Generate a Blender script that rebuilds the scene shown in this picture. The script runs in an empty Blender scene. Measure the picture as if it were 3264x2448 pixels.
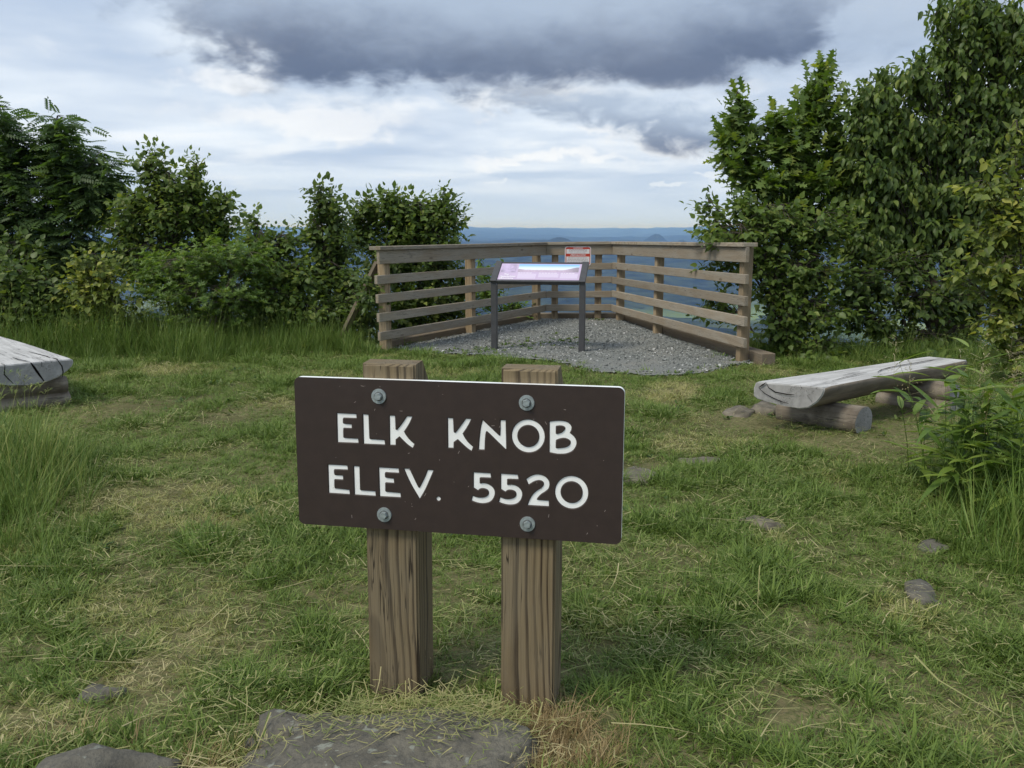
import bpy, bmesh, math, random
import numpy as np
from mathutils import Vector, Matrix, Euler

rng = np.random.default_rng(7)
random.seed(7)
R = math.radians
sc = bpy.context.scene
col = sc.collection

# ------------------------------------------------------------------ camera
CAM_H, PITCH, FPX = 1.27, R(10.0), 885.0
cd = bpy.data.cameras.new('camera'); cam = bpy.data.objects.new('camera', cd); col.objects.link(cam)
cd.sensor_width = 36.0; cd.lens = 36.0 * FPX / 1024.0
cd.clip_start = 0.05; cd.clip_end = 200000.0
cam.location = (0, 0, CAM_H); cam.rotation_euler = (R(90) - PITCH, 0, 0)
sc.camera = cam

# ------------------------------------------------------------------ render / exposure
sc.render.engine = 'CYCLES'
sc.cycles.use_denoising = True
sc.cycles.max_bounces = 6; sc.cycles.diffuse_bounces = 3; sc.cycles.glossy_bounces = 2
sc.cycles.transmission_bounces = 3; sc.cycles.volume_bounces = 1; sc.cycles.transparent_max_bounces = 4
sc.cycles.sample_clamp_indirect = 4.0
vs = sc.view_settings
vs.view_transform = 'Standard'; vs.look = 'None'; vs.exposure = 0.8; vs.gamma = 1.0
try: vs.use_curve_mapping = False
except Exception: pass

# ------------------------------------------------------------------ sun
SUN_EL, SUN_AZ = R(52), R(-125)          # azimuth measured from +Y towards +X: behind the viewer, to the left
sd = bpy.data.lights.new('sun', 'SUN'); sun = bpy.data.objects.new('sun', sd); col.objects.link(sun)
sd.energy = 1.5; sd.angle = R(18); sd.color = (1.0, 0.93, 0.80)
sv = Vector((math.sin(SUN_AZ) * math.cos(SUN_EL), math.cos(SUN_AZ) * math.cos(SUN_EL), math.sin(SUN_EL)))
sun.rotation_euler = (-sv).to_track_quat('-Z', 'Y').to_euler(); sun.location = (-20, -20, 40)

# ------------------------------------------------------------------ node helper
class NT:
    def __init__(s, tree): s.t = tree; s.n = tree.nodes; s.l = tree.links
    def link(s, a, b): s.l.new(a, b)
    def node(s, typ, **kw):
        n = s.n.new(typ)
        for k, v in kw.items(): setattr(n, k, v)
        return n
    def setin(s, sock, v):
        if isinstance(v, bpy.types.NodeSocket): s.l.new(v, sock)
        elif v is not None: sock.default_value = v
    def m(s, op, a, b=None, c=None, clamp=False):
        n = s.n.new('ShaderNodeMath'); n.operation = op; n.use_clamp = clamp
        for i, v in enumerate((a, b, c)): s.setin(n.inputs[i], v)
        return n.outputs[0]
    def vm(s, op, a, b=None, out=0):
        n = s.n.new('ShaderNodeVectorMath'); n.operation = op
        s.setin(n.inputs[0], a)
        if b is not None: s.setin(n.inputs[1], b)
        return n.outputs[out]
    def ss(s, v, a, b, o0=0.0, o1=1.0):
        n = s.n.new('ShaderNodeMapRange'); n.interpolation_type = 'SMOOTHSTEP'
        s.setin(n.inputs[0], v); s.setin(n.inputs[1], a); s.setin(n.inputs[2], b); s.setin(n.inputs[3], o0); s.setin(n.inputs[4], o1)
        return n.outputs[0]
    def mix(s, f, a, b, blend='MIX'):
        n = s.n.new('ShaderNodeMix'); n.data_type = 'RGBA'; n.blend_type = blend
        s.setin(n.inputs[0], f)
        for i, v in ((6, a), (7, b)):
            if isinstance(v, (tuple, list)): v = tuple(v)[:3] + (1.0,)
            s.setin(n.inputs[i], v)
        return n.outputs[2]
    def noise(s, vec, scale, detail=4.0, rough=0.55, dist=0.0):
        n = s.n.new('ShaderNodeTexNoise')
        if vec is not None: s.l.new(vec, n.inputs['Vector'])
        n.inputs['Scale'].default_value = scale; n.inputs['Detail'].default_value = detail
        n.inputs['Roughness'].default_value = rough; n.inputs['Distortion'].default_value = dist
        return n.outputs[0]
    def xyz(s, v):
        n = s.n.new('ShaderNodeSeparateXYZ'); s.l.new(v, n.inputs[0]); return n.outputs
    def cxyz(s, x, y, z):
        n = s.n.new('ShaderNodeCombineXYZ')
        for i, v in enumerate((x, y, z)): s.setin(n.inputs[i], v)
        return n.outputs[0]

# ------------------------------------------------------------------ world: clear-sky model under broken cloud
w = bpy.data.worlds.new('World'); sc.world = w; w.use_nodes = True
try: w.cycles.sampling_method = 'MANUAL'; w.cycles.sample_map_resolution = 512
except Exception: pass
T = NT(w.node_tree); T.n.clear()
wo = T.node('ShaderNodeOutputWorld'); bg = T.node('ShaderNodeBackground'); bg.inputs[1].default_value = 0.1
T.link(bg.outputs[0], wo.inputs[0])
sky = T.node('ShaderNodeTexSky', sky_type='NISHITA', sun_disc=False, sun_elevation=SUN_EL, sun_rotation=SUN_AZ, altitude=1680)
tc = T.node('ShaderNodeTexCoord'); D = tc.outputs['Generated']
dx, dy, dz = T.xyz(D)
az = T.m('MULTIPLY', T.m('ARCTAN2', dx, dy), 57.2958)
el = T.m('MULTIPLY', T.m('ARCSINE', dz), 57.2958)
inv = T.m('DIVIDE', 1.0, T.m('ADD', T.m('MAXIMUM', dz, 0.0), 0.09))
plane = T.cxyz(T.m('MULTIPLY', dx, inv), T.m('MULTIPLY', dy, inv), 0.0)      # a flat cloud deck seen in perspective
bands = T.noise(T.vm('MULTIPLY', plane, (0.75, 1.0, 1.0)), 0.60, 3.0, 0.5, 0.5)
bands2 = T.noise(T.vm('ADD', plane, (7.3, 2.1, 4.0)), 1.15, 4.0, 0.52, 0.3)
puffv = T.vm('MULTIPLY', D, (1.0, 1.0, 1.9))
puff = T.noise(puffv, 8.0, 3.0, 0.5, 0.3)
puff2 = T.noise(T.vm('ADD', puffv, (3.1, 8.2, 1.7)), 26.0, 6.0, 0.58, 0.4)
pa, pb = T.m('SUBTRACT', puff, 0.5), T.m('SUBTRACT', puff2, 0.5)
ew = T.m('ADD', el, T.m('ADD', T.m('MULTIPLY', pa, 4.2), T.m('MULTIPLY', pb, 2.6)))     # elevation ruffled by the cloud's own billows
aw = T.m('ADD', az, T.m('MULTIPLY', T.m('SUBTRACT', T.noise(T.vm('ADD', puffv, (9.0, 1.0, 5.0)), 11.0, 4.0), 0.5), 16.0))
K = 9.3
def c(r, g, b): return (r * K, g * K, b * K)
# the thin high deck: pale blue-grey with whiter streaks
streak = T.ss(T.m('ADD', T.m('MULTIPLY', bands, 0.65), T.m('MULTIPLY', bands2, 0.35)), 0.36, 0.64)
deck = T.mix(streak, c(0.315, 0.385, 0.495), c(0.52, 0.575, 0.635))
shine = T.ss(T.m('ADD', bands2, T.m('MULTIPLY', pb, 0.25)), 0.50, 0.72)
deck = T.mix(T.m('MULTIPLY', shine, 0.6), deck, c(0.60, 0.62, 0.64))
cover = T.ss(T.m('ADD', bands, T.m('MULTIPLY', bands2, 0.3)), 0.36, 0.56, 0.82, 1.0)
base = T.mix(cover, sky.outputs[0], deck)
base = T.mix(T.ss(el, -0.2, 5.5, 1.0, 0.0), base, c(0.375, 0.445, 0.53))
def bell(v, c0, w0):
    q = T.m('DIVIDE', T.m('SUBTRACT', v, c0), w0); return T.m('POWER', 2.718, T.m('MULTIPLY', T.m('MULTIPLY', q, q), -1.0))
def lump(a0, e0, wa, we): return T.m('MULTIPLY', bell(aw, a0, wa), bell(ew, e0, we))
def vmax(*xs):
    o = xs[0]
    for x in xs[1:]: o = T.m('MAXIMUM', o, x)
    return o
bright = T.ss(vmax(lump(-12, 6.6, 8.5, 1.1), lump(-17, 9.0, 3.0, 0.9), lump(1.5, 4.1, 4.5, 0.45), lump(8.0, 5.6, 5.0, 0.5), lump(1.0, 7.9, 6.0, 0.7)), 0.2, 0.95)
base = T.mix(T.m('MULTIPLY', bright, 0.62), base, c(0.64, 0.645, 0.645))
small = T.ss(vmax(lump(12.0, 3.3, 1.6, 0.5), lump(8.8, 2.9, 1.5, 0.3), lump(-1.0, 2.6, 0.9, 0.22)), 0.45, 0.8)
base = T.mix(T.m('MULTIPLY', small, 0.7), base, c(0.52, 0.56, 0.60))
# heavier cloud: banks with dark, ruffled flat bases that thin upwards
def bank(a0, wa, e0, tilt, rise, fade, soft, top=None):
    q = T.m('DIVIDE', T.m('SUBTRACT', aw, a0), wa); q2 = T.m('MULTIPLY', q, q)
    floor_ = T.m('ADD', T.m('ADD', e0, T.m('MULTIPLY', T.m('SUBTRACT', az, a0), tilt)), T.m('MULTIPLY', T.m('MULTIPLY', q2, q2), rise))
    h = T.m('SUBTRACT', ew, floor_)
    body = T.m('MULTIPLY', T.ss(h, -0.1, soft), T.ss(q2, 0.55, 1.6, 1.0, 0.0))
    if top: body = T.m('MULTIPLY', body, T.ss(h, top * 0.45, top, 1.0, 0.0))
    return body, T.m('MULTIPLY', T.ss(h, 0.0, fade, 1.0, 0.0), body)
far = T.m('MULTIPLY', T.ss(T.noise(plane, 0.33, 4.0, 0.5), 0.50, 0.66), T.ss(T.m('ABSOLUTE', az), 28.0, 45.0))
b1_, d1_ = bank(0.0, 20.0, 6.95, 0.005, 3.0, 9.0, 2.6)
b2_, d2_ = bank(7.5, 8.0, 5.0, -0.10, 1.2, 3.0, 1.5, 3.6)
b3_, d3_ = bank(19.0, 15.0, 7.0, 0.0, 3.0, 8.0, 3.5)
body = vmax(b1_, T.m('MULTIPLY', b2_, 0.92), T.m('MULTIPLY', b3_, 0.75), T.m('MULTIPLY', far, 0.8))
deep = vmax(d1_, T.m('MULTIPLY', d2_, 0.80), T.m('MULTIPLY', d3_, 0.55))
mott = T.m('ADD', deep, T.m('MULTIPLY', T.m('ADD', T.m('MULTIPLY', pa, 1.6), pb), 0.75))
bankcol = T.mix(T.ss(mott, 0.10, 0.95), c(0.265, 0.325, 0.415), c(0.072, 0.099, 0.160))
base = T.mix(T.m('MULTIPLY', body, 0.94), base, bankcol)
T.link(base, bg.inputs[0])

# ------------------------------------------------------------------ generic helpers
def lin(r, g, b):
    f = lambda v: (v / 255 / 12.92) if v <= 10 else ((v / 255 + 0.055) / 1.055) ** 2.4
    return (f(r), f(g), f(b))
def tag(o, label=None, cat=None, group=None, kind=None):
    if label: o['label'] = label
    if cat: o['category'] = cat
    if group: o['group'] = group
    if kind: o['kind'] = kind
    return o
def empty(name, loc=(0, 0, 0), rz=0.0):
    o = bpy.data.objects.new(name, None); col.objects.link(o); o.empty_display_size = 0.1
    o.location = loc; o.rotation_euler = (0, 0, rz); return o
def link(name, me, mat=None, parent=None):
    o = bpy.data.objects.new(name, me); col.objects.link(o)
    if mat is not None and not me.materials: me.materials.append(mat)
    if parent is not None: o.parent = parent
    return o
def pymesh(name, v, f, smooth=False):
    me = bpy.data.meshes.new(name); me.from_pydata([tuple(map(float, p)) for p in v], [], [tuple(map(int, q)) for q in f]); me.update()
    if smooth: me.shade_smooth()
    return me
def npmesh(name, V, loops, sizes, smooth=False):
    """V (n,3), loops flat vertex ids, sizes per polygon."""
    me = bpy.data.meshes.new(name)
    V = np.ascontiguousarray(V, dtype=np.float32); loops = np.asarray(loops, dtype=np.int32); sizes = np.asarray(sizes, dtype=np.int32)
    me.vertices.add(len(V)); me.vertices.foreach_set('co', V.ravel())
    me.loops.add(len(loops)); me.loops.foreach_set('vertex_index', loops)
    me.polygons.add(len(sizes)); st = np.zeros(len(sizes), np.int32); st[1:] = np.cumsum(sizes)[:-1]
    me.polygons.foreach_set('loop_start', st); me.polygons.foreach_set('loop_total', sizes)
    me.update(calc_edges=True); me.validate()
    if smooth: me.shade_smooth()
    return me
def box_bm(bm, lx, ly, lz, c0=(0, 0, 0), bev=0.0):
    r = bmesh.ops.create_cube(bm, size=1.0)
    vs_ = r['verts']; bmesh.ops.scale(bm, vec=(lx, ly, lz), verts=vs_); bmesh.ops.translate(bm, vec=c0, verts=vs_)
    if bev > 0:
        ed = list({e for v in vs_ for e in v.link_edges})
        bmesh.ops.bevel(bm, geom=ed, offset=bev, segments=2, affect='EDGES', profile=0.6)
def bm_mesh(bm, name, smooth=False):
    me = bpy.data.meshes.new(name); bmesh.ops.recalc_face_normals(bm, faces=bm.faces); bm.to_mesh(me); bm.free()
    if smooth: me.shade_smooth()
    return me
def frame_m(p0, p1, up=(0, 0, 1)):
    """matrix whose local X runs from p0 to p1 (origin at the middle), local Z as close to up as possible."""
    p0, p1 = Vector(p0), Vector(p1); x = (p1 - p0).normalized(); z = Vector(up); z = (z - x * z.dot(x)).normalized(); y = z.cross(x)
    M = Matrix((x, y, z)).transposed().to_4x4(); M.translation = (p0 + p1) / 2
    return M
# pixel (1024 wide) of the photograph + a real distance -> a place in the world
CF = Vector((0, math.cos(PITCH), -math.sin(PITCH))); CU = Vector((0, math.sin(PITCH), math.cos(PITCH)))
def at(px, py, Y):
    d = CF + Vector((1, 0, 0)) * ((px - 512) / FPX) + CU * ((384 - py) / FPX)
    return Vector((0, 0, CAM_H)) + d * (Y / d.y)
def at2(px, py, Y): return at(px / 2.16016, py / 2.16016, Y)

# value noise for placing things
_perm = np.random.default_rng(11).random((256, 256))
def vnoise(x, y):
    x = np.asarray(x, float); y = np.asarray(y, float)
    xi = np.floor(x).astype(int); yi = np.floor(y).astype(int); fx = x - xi; fy = y - yi
    fx = fx * fx * (3 - 2 * fx); fy = fy * fy * (3 - 2 * fy)
    g = lambda a, b: _perm[a & 255, b & 255]
    return (g(xi, yi) * (1 - fx) + g(xi + 1, yi) * fx) * (1 - fy) + (g(xi, yi + 1) * (1 - fx) + g(xi + 1, yi + 1) * fx) * fy
def fbm(x, y, o=4, gain=0.5, ridged=False):
    s = 0; a = 1; t = 0
    for i in range(o):
        n = vnoise(x * 2 ** i + 17.3 * i, y * 2 ** i + 9.1 * i)
        if ridged: n = 1 - np.abs(2 * n - 1)
        s = s + a * n; t += a; a *= gain
    return s / t
def sstep(a, b, v):
    t = np.clip((v - a) / (b - a), 0, 1); return t * t * (3 - 2 * t)

# ------------------------------------------------------------------ materials
def new_mat(name):
    m = bpy.data.materials.new(name); m.use_nodes = True
    T = NT(m.node_tree); b = T.n['Principled BSDF']
    return m, T, b
def plain(name, colr, rough=0.6, metal=0.0, spec=0.5, var=0.0, vscale=30.0, bump=0.0, bscale=200.0):
    m, T, b = new_mat(name)
    tc = T.node('ShaderNodeTexCoord')
    if var:
        n = T.noise(tc.outputs['Object'], vscale, 5.0, 0.6)
        k = T.ss(n, 0.3, 0.7, 1 - var, 1 + var)
        T.link(T.vm('MULTIPLY', colr, T.cxyz(k, k, k)), b.inputs['Base Color'])
    else: b.inputs['Base Color'].default_value = (*colr, 1)
    b.inputs['Roughness'].default_value = rough; b.inputs['Metallic'].default_value = metal; b.inputs['Specular IOR Level'].default_value = spec
    if bump:
        bp = T.node('ShaderNodeBump'); bp.inputs['Strength'].default_value = bump; bp.inputs['Distance'].default_value = 0.002
        T.link(T.noise(tc.outputs['Object'], bscale, 3.0, 0.6), bp.inputs['Height']); T.link(bp.outputs[0], b.inputs['Normal'])
    return m
def wood(name, light, darkc, grey, greyamt, ring=0.007, axis='X', pith=(0.02, -0.09), wob=0.05, knots=True, rough=0.85, sharp=(0.15, 0.85), crack=0.5, warpamt=0.022):
    """sawn timber: growth rings round an off-centre pith, stretched along the length, weathering and checks."""
    m, T, b = new_mat(name)
    tc = T.node('ShaderNodeTexCoord'); oi = T.node('ShaderNodeObjectInfo')
    rnd = oi.outputs['Random']
    P = T.vm('ADD', tc.outputs['Object'], T.cxyz(T.m('MULTIPLY', rnd, 37.0), 0.0, 0.0) if axis == 'X' else T.cxyz(0.0, 0.0, T.m('MULTIPLY', rnd, 37.0)))
    x, y, z = T.xyz(P)
    if axis == 'X': L, a, c_ = x, y, z
    else: L, a, c_ = z, x, y
    G = T.cxyz(T.m('MULTIPLY', L, 1.0), T.m('MULTIPLY', a, 9.0), T.m('MULTIPLY', c_, 9.0))
    slow = T.noise(T.cxyz(L, T.m('MULTIPLY', rnd, 9.0), 0.0), 1.3, 2.0, 0.5)
    slow2 = T.noise(T.cxyz(L, T.m('MULTIPLY', rnd, 9.0), 5.0), 1.1, 2.0, 0.5)
    pa = T.m('ADD', T.m('MULTIPLY', T.m('SUBTRACT', slow, 0.5), wob), T.m('ADD', pith[0], T.m('MULTIPLY', T.m('SUBTRACT', rnd, 0.5), 0.06)))
    pc = T.m('ADD', T.m('MULTIPLY', T.m('SUBTRACT', slow2, 0.5), wob), pith[1])
    da = T.m('SUBTRACT', a, pa); dc = T.m('SUBTRACT', c_, pc)
    rr = T.m('SQRT', T.m('ADD', T.m('MULTIPLY', da, da), T.m('MULTIPLY', dc, dc)))
    warp = T.noise(G, 2.2, 3.0, 0.5)
    rr = T.m('ADD', rr, T.m('MULTIPLY', warp, warpamt))
    ph = T.m('DIVIDE', rr, ring)
    fr = T.m('FRACT', ph)
    grow = T.m('MULTIPLY', T.ss(fr, sharp[0], sharp[1]), T.ss(fr, 0.90, 1.0, 1.0, 0.0))
    vary = T.noise(T.cxyz(T.m('MULTIPLY', T.m('FLOOR', ph), 0.37), rnd, T.m('MULTIPLY', L, 0.2)), 5.0, 1.0)
    grow = T.m('MULTIPLY', grow, T.ss(vary, 0.3, 0.6, 0.5, 1.0))
    fib = T.noise(T.cxyz(T.m('MULTIPLY', L, 6.0), T.m('MULTIPLY', a, 260.0), T.m('MULTIPLY', c_, 260.0)), 1.0, 3.0, 0.6)
    colr = T.mix(grow, light, darkc)
    colr = T.mix(T.ss(fib, 0.3, 0.75, 0.0, 0.62), colr, tuple(v * 0.62 for v in light))
    wea = T.noise(T.cxyz(T.m('MULTIPLY', L, 1.6), T.m('MULTIPLY', a, 8.0), T.m('MULTIPLY', c_, 8.0)), 1.6, 5.0, 0.6)
    colr = T.mix(T.m('MULTIPLY', T.ss(wea, 0.30, 0.65), greyamt), colr, grey)
    if knots:
        vo = T.node('ShaderNodeTexVoronoi'); vo.inputs['Scale'].default_value = 1.0
        T.link(T.cxyz(T.m('MULTIPLY', L, 2.3), T.m('MULTIPLY', a, 7.0), T.m('MULTIPLY', c_, 7.0)), vo.inputs['Vector'])
        colr = T.mix(T.ss(vo.outputs['Distance'], 0.05, 0.13, 0.75, 0.0), colr, tuple(v * 0.8 for v in darkc))
    vk = T.ss(T.noise(T.cxyz(T.m('MULTIPLY', rnd, 91.0), 0.0, 0.0), 3.0, 1.0), 0.3, 0.7, 0.78, 1.22)
    colr = T.mix(1.0, colr, T.cxyz(vk, vk, T.m('MULTIPLY', vk, 0.98)), 'MULTIPLY')
    ck = T.noise(T.cxyz(T.m('MULTIPLY', L, 2.2), T.m('MULTIPLY', a, 70.0), T.m('MULTIPLY', c_, 70.0)), 1.0, 2.0, 0.5, 0.3)
    ckm = T.m('MULTIPLY', T.ss(T.m('ABSOLUTE', T.m('SUBTRACT', ck, 0.5)), 0.004, 0.018, 1.0, 0.0), T.ss(wea, 0.42, 0.6))
    colr = T.mix(T.m('MULTIPLY', ckm, crack), colr, (0.012, 0.009, 0.007))
    T.link(colr, b.inputs['Base Color'])
    b.inputs['Roughness'].default_value = rough; b.inputs['Specular IOR Level'].default_value = 0.25
    bp = T.node('ShaderNodeBump'); bp.inputs['Strength'].default_value = 0.45; bp.inputs['Distance'].default_value = 0.004
    T.link(T.m('SUBTRACT', T.m('ADD', T.m('MULTIPLY', grow, 0.5), T.m('MULTIPLY', fib, 0.5)), T.m('MULTIPLY', ckm, 1.5)), bp.inputs['Height'])
    T.link(bp.outputs[0], b.inputs['Normal'])
    return m
M = {}
M['post'] = wood('weathered_post_timber', (0.210, 0.160, 0.094), (0.030, 0.018, 0.010), (0.205, 0.180, 0.135), 0.32, ring=0.0120, axis='Z', pith=(-0.07, 0.15), wob=0.06, crack=0.9, sharp=(0.45, 0.78), warpamt=0.005, knots=False)
M['rail'] = wood('weathered_rail_timber', (0.33, 0.272, 0.20), (0.155, 0.115, 0.078), (0.32, 0.295, 0.25), 0.65, ring=0.010, axis='X', pith=(0.05, -0.02), wob=0.12)
M['fpost'] = wood('fence_post_timber', (0.37, 0.28, 0.175), (0.18, 0.125, 0.075), (0.33, 0.28, 0.21), 0.4, ring=0.010, axis='Z', pith=(0.03, 0.06), wob=0.05)
M['kerb'] = wood('kerb_timber', (0.25, 0.20, 0.145), (0.12, 0.085, 0.055), (0.24, 0.21, 0.17), 0.5, ring=0.011, axis='X', pith=(0.03, -0.05), wob=0.1)

def leaf_mat(name, cols, trans=0.40, gloss=0.48, spec=0.4):
    """cols: three colours, picked per leaf by the 'tint' attribute (0..1)."""
    m, T, b = new_mat(name)
    at_ = T.node('ShaderNodeAttribute', attribute_name='tint')
    t = at_.outputs['Fac']
    cc = T.mix(T.ss(t, 0.05, 0.5), cols[0], cols[1]); cc = T.mix(T.ss(t, 0.55, 1.0), cc, cols[2])
    g = T.node('ShaderNodeNewGeometry')
    back = T.mix(T.m('MULTIPLY', g.outputs['Backfacing'], 0.45), cc, T.mix(0.5, cc, (0.20, 0.25, 0.14)))
    T.link(back, b.inputs['Base Color']); b.inputs['Roughness'].default_value = gloss; b.inputs['Specular IOR Level'].default_value = spec
    tr = T.node('ShaderNodeBsdfTranslucent'); T.link(T.mix(1.0, cc, (1.35, 1.35, 0.55), 'MULTIPLY'), tr.inputs[0])
    mx = T.node('ShaderNodeMixShader'); mx.inputs[0].default_value = trans
    T.link(b.outputs[0], mx.inputs[1]); T.link(tr.outputs[0], mx.inputs[2])
    T.link(mx.outputs[0], T.n['Material Output'].inputs[0])
    return m
M['leaf_dark'] = leaf_mat('leaf_dark', [(0.049, 0.083, 0.022), (0.088, 0.140, 0.032), (0.195, 0.244, 0.059)])
M['leaf_mid'] = leaf_mat('leaf_mid', [(0.061, 0.107, 0.024), (0.120, 0.183, 0.039), (0.256, 0.305, 0.071)])
M['leaf_oak'] = leaf_mat('leaf_oak', [(0.073, 0.134, 0.024), (0.146, 0.232, 0.037), (0.317, 0.366, 0.067)])
M['leaf_yellow'] = leaf_mat('leaf_yellow', [(0.079, 0.122, 0.029), (0.171, 0.220, 0.044), (0.403, 0.403, 0.091)])
M['leaf_bright'] = leaf_mat('leaf_bright', [(0.079, 0.146, 0.030), (0.159, 0.262, 0.051), (0.317, 0.415, 0.104)])
M['leaf_rowan'] = leaf_mat('leaf_rowan', [(0.043, 0.088, 0.029), (0.083, 0.152, 0.041), (0.183, 0.268, 0.067)])
M['bark'] = plain('bark', (0.075, 0.06, 0.048), 0.9, var=0.5, vscale=40, bump=0.5, bscale=90)
M['bark_pale'] = plain('bark_pale', (0.19, 0.16, 0.12), 0.9, var=0.4, vscale=40)

# ================================================================== TERRAIN
EDGE = np.array([(-60, -60), (-60, 9.0), (-8, 10.2), (-3, 10.7), (-1.55, 10.1), (-0.75, 11.2), (0.12, 12.72), (1.68, 12.72), (2.05, 10.9), (2.45, 8.9), (3.6, 9.1), (6, 8.8), (12, 6), (60, -2), (60, -60)], float)
def sdist(x, y, poly):
    """signed distance to a polygon, negative inside."""
    x = np.asarray(x, float); y = np.asarray(y, float); d = np.full(x.shape, 1e18); ins = np.zeros(x.shape, bool)
    n = len(poly)
    for i in range(n):
        ax, ay = poly[i]; bx, by = poly[(i + 1) % n]
        ex, ey = bx - ax, by - ay; wx, wy = x - ax, y - ay
        t = np.clip((wx * ex + wy * ey) / (ex * ex + ey * ey), 0, 1)
        d = np.minimum(d, (wx - ex * t) ** 2 + (wy - ey * t) ** 2)
        cnd = ((ay <= y) & (by > y)) | ((by <= y) & (ay > y))
        with np.errstate(divide='ignore', invalid='ignore'):
            xi = ax + (y - ay) / (by - ay if by != ay else 1e-9) * ex
        ins ^= cnd & (x < xi)
    d = np.sqrt(d); return np.where(ins, -d, d)
def ground_h(x, y):
    x = np.asarray(x, float); y = np.asarray(y, float)
    z = -0.075 * (1 - sstep(2.2, 7.5, y)) + 0.035 * np.exp(-((x - 2.4) ** 2 + (y - 7.9) ** 2) / 1.2)
    z = z + 0.045 * (fbm(x * 0.9 + 31, y * 0.9 + 12, 2) - 0.5) * (1 - sstep(8.2, 8.9, y))
    d = sdist(x, y, EDGE)
    slope = np.maximum(d, 0)
    z = z - 430.0 * (1 - np.exp(-slope * (0.55 + 0.1 * np.sin(x * 0.01)) / 430.0))
    return z
def terrain_h(x, y):
    z = ground_h(x, y); r = np.hypot(x, y); azm = np.degrees(np.arctan2(x, y))
    n2 = fbm(x / 1500 + 40, y / 1500 + 40, 5); n1 = fbm(x / 5200 + 3.3, y / 5200 + 8.1, 5, ridged=True); n0 = fbm(x / 13000 + 70, y / 9000 + 21, 4, ridged=True)
    far = 190 * (n2 - 0.45) * sstep(500, 2600, r) + sstep(4500, 9000, r) * 235 * sstep(0.42, 0.74, n1) + sstep(17000, 36000, r) * 400 * sstep(0.38, 0.74, n0) - 130 * sstep(17000, 36000, r)
    far = far - r * r / (2 * 7.4e6)
    def hill(a, d, hgt, wa, wd):
        xx = d * math.sin(R(a)); yy = d * math.cos(R(a))
        return hgt * np.exp(-((azm - a) / wa) ** 2 - ((r - d) / wd) ** 2)
    far = far + hill(-5.0, 6200, 215, 4.0, 1300) + hill(9.3, 15000, 250, 0.8, 900) + hill(10.8, 15000, 190, 0.5, 900) + hill(3.0, 9500, 120, 1.6, 900) + hill(-22, 9000, 110, 6, 1500) + hill(19, 8000, 150, 4, 1200) + hill(-7, 36000, 120, 6.5, 6000) + hill(6.5, 39000, 40, 3.0, 6000) + hill(15, 34000, 80, 3.5, 5000)
    return z + far * sstep(150, 900, r)
nr, rmin, rmax = 270, 0.6, 62000.0
rad = rmin * (rmax / rmin) ** (np.arange(nr) / (nr - 1))
ang = np.concatenate([np.linspace(-52, 52, 420), np.linspace(52, 308, 90)[1:-1]])
na = len(ang)
RR, AA = np.meshgrid(rad, np.radians(ang), indexing='ij')
TX = RR * np.sin(AA); TY = RR * np.cos(AA); TZ = terrain_h(TX, TY)
V = np.concatenate([np.stack([TX, TY, TZ], -1).reshape(-1, 3), [[0, 0, float(ground_h(0, 0))]]])
i, j = np.meshgrid(np.arange(nr - 1), np.arange(na), indexing='ij'); j2 = (j + 1) % na
quads = np.stack([i * na + j, (i + 1) * na + j, (i + 1) * na + j2, i * na + j2], -1).reshape(-1, 4)[:, ::-1]
cen = len(V) - 1; jj = np.arange(na); tris = np.stack([np.full(na, cen), jj, (jj + 1) % na], -1)[:, ::-1]
me = npmesh('terrain', V, np.concatenate([quads.ravel(), tris.ravel()]), np.concatenate([np.full(len(quads), 4), np.full(na, 3)]), True)

m, T, b = new_mat('terrain_soil_and_forest')
g = T.node('ShaderNodeNewGeometry'); P = g.outputs['Position']; px_, py_, pz_ = T.xyz(P)
rr_ = T.vm('LENGTH', T.cxyz(px_, py_, 0.0), out=1)
s1 = T.noise(P, 1.4, 6.0, 0.65); s2 = T.noise(P, 45.0, 4.0, 0.7)
soil = T.mix(T.ss(s1, 0.35, 0.65), (0.115, 0.10, 0.05), (0.20, 0.175, 0.09)); soil = T.mix(T.ss(s2, 0.35, 0.7), soil, (0.08, 0.095, 0.035))
flat = T.cxyz(px_, py_, 0.0)
f1 = T.noise(flat, 0.0042, 7.0, 0.7); f2 = T.noise(flat, 0.00065, 4.0, 0.55)
forest = T.mix(T.ss(f1, 0.38, 0.62), (0.010, 0.016, 0.008), (0.046, 0.060, 0.024))
vo = T.node('ShaderNodeTexVoronoi'); vo.inputs['Scale'].default_value = 0.0021; T.link(T.vm('ADD', flat, T.vm('MULTIPLY', T.cxyz(f1, f2, 0.0), (260, 260, 0))), vo.inputs['Vector'])
fieldcol = T.mix(T.xyz(vo.outputs['Color'])[0], (0.15, 0.21, 0.06), (0.30, 0.34, 0.13))
fmask = T.m('MULTIPLY', T.ss(T.m('ADD', T.xyz(vo.outputs['Color'])[1], T.m('MULTIPLY', f2, 0.9)), 0.92, 1.0), T.ss(pz_, -470.0, -395.0, 1.0, 0.0))
forest = T.mix(T.m('MULTIPLY', fmask, T.ss(rr_, 1500.0, 2500.0)), forest, fieldcol)
T.link(T.mix(T.ss(rr_, 16.0, 40.0), soil, forest), b.inputs['Base Color']); b.inputs['Roughness'].default_value = 0.95; b.inputs['Specular IOR Level'].default_value = 0.1
bp = T.node('ShaderNodeBump'); bp.inputs['Strength'].default_value = 0.6; bp.inputs['Distance'].default_value = 0.02; T.link(s2, bp.inputs['Height']); T.link(bp.outputs[0], b.inputs['Normal'])
tag(link('terrain', me, m), kind='structure')

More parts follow.
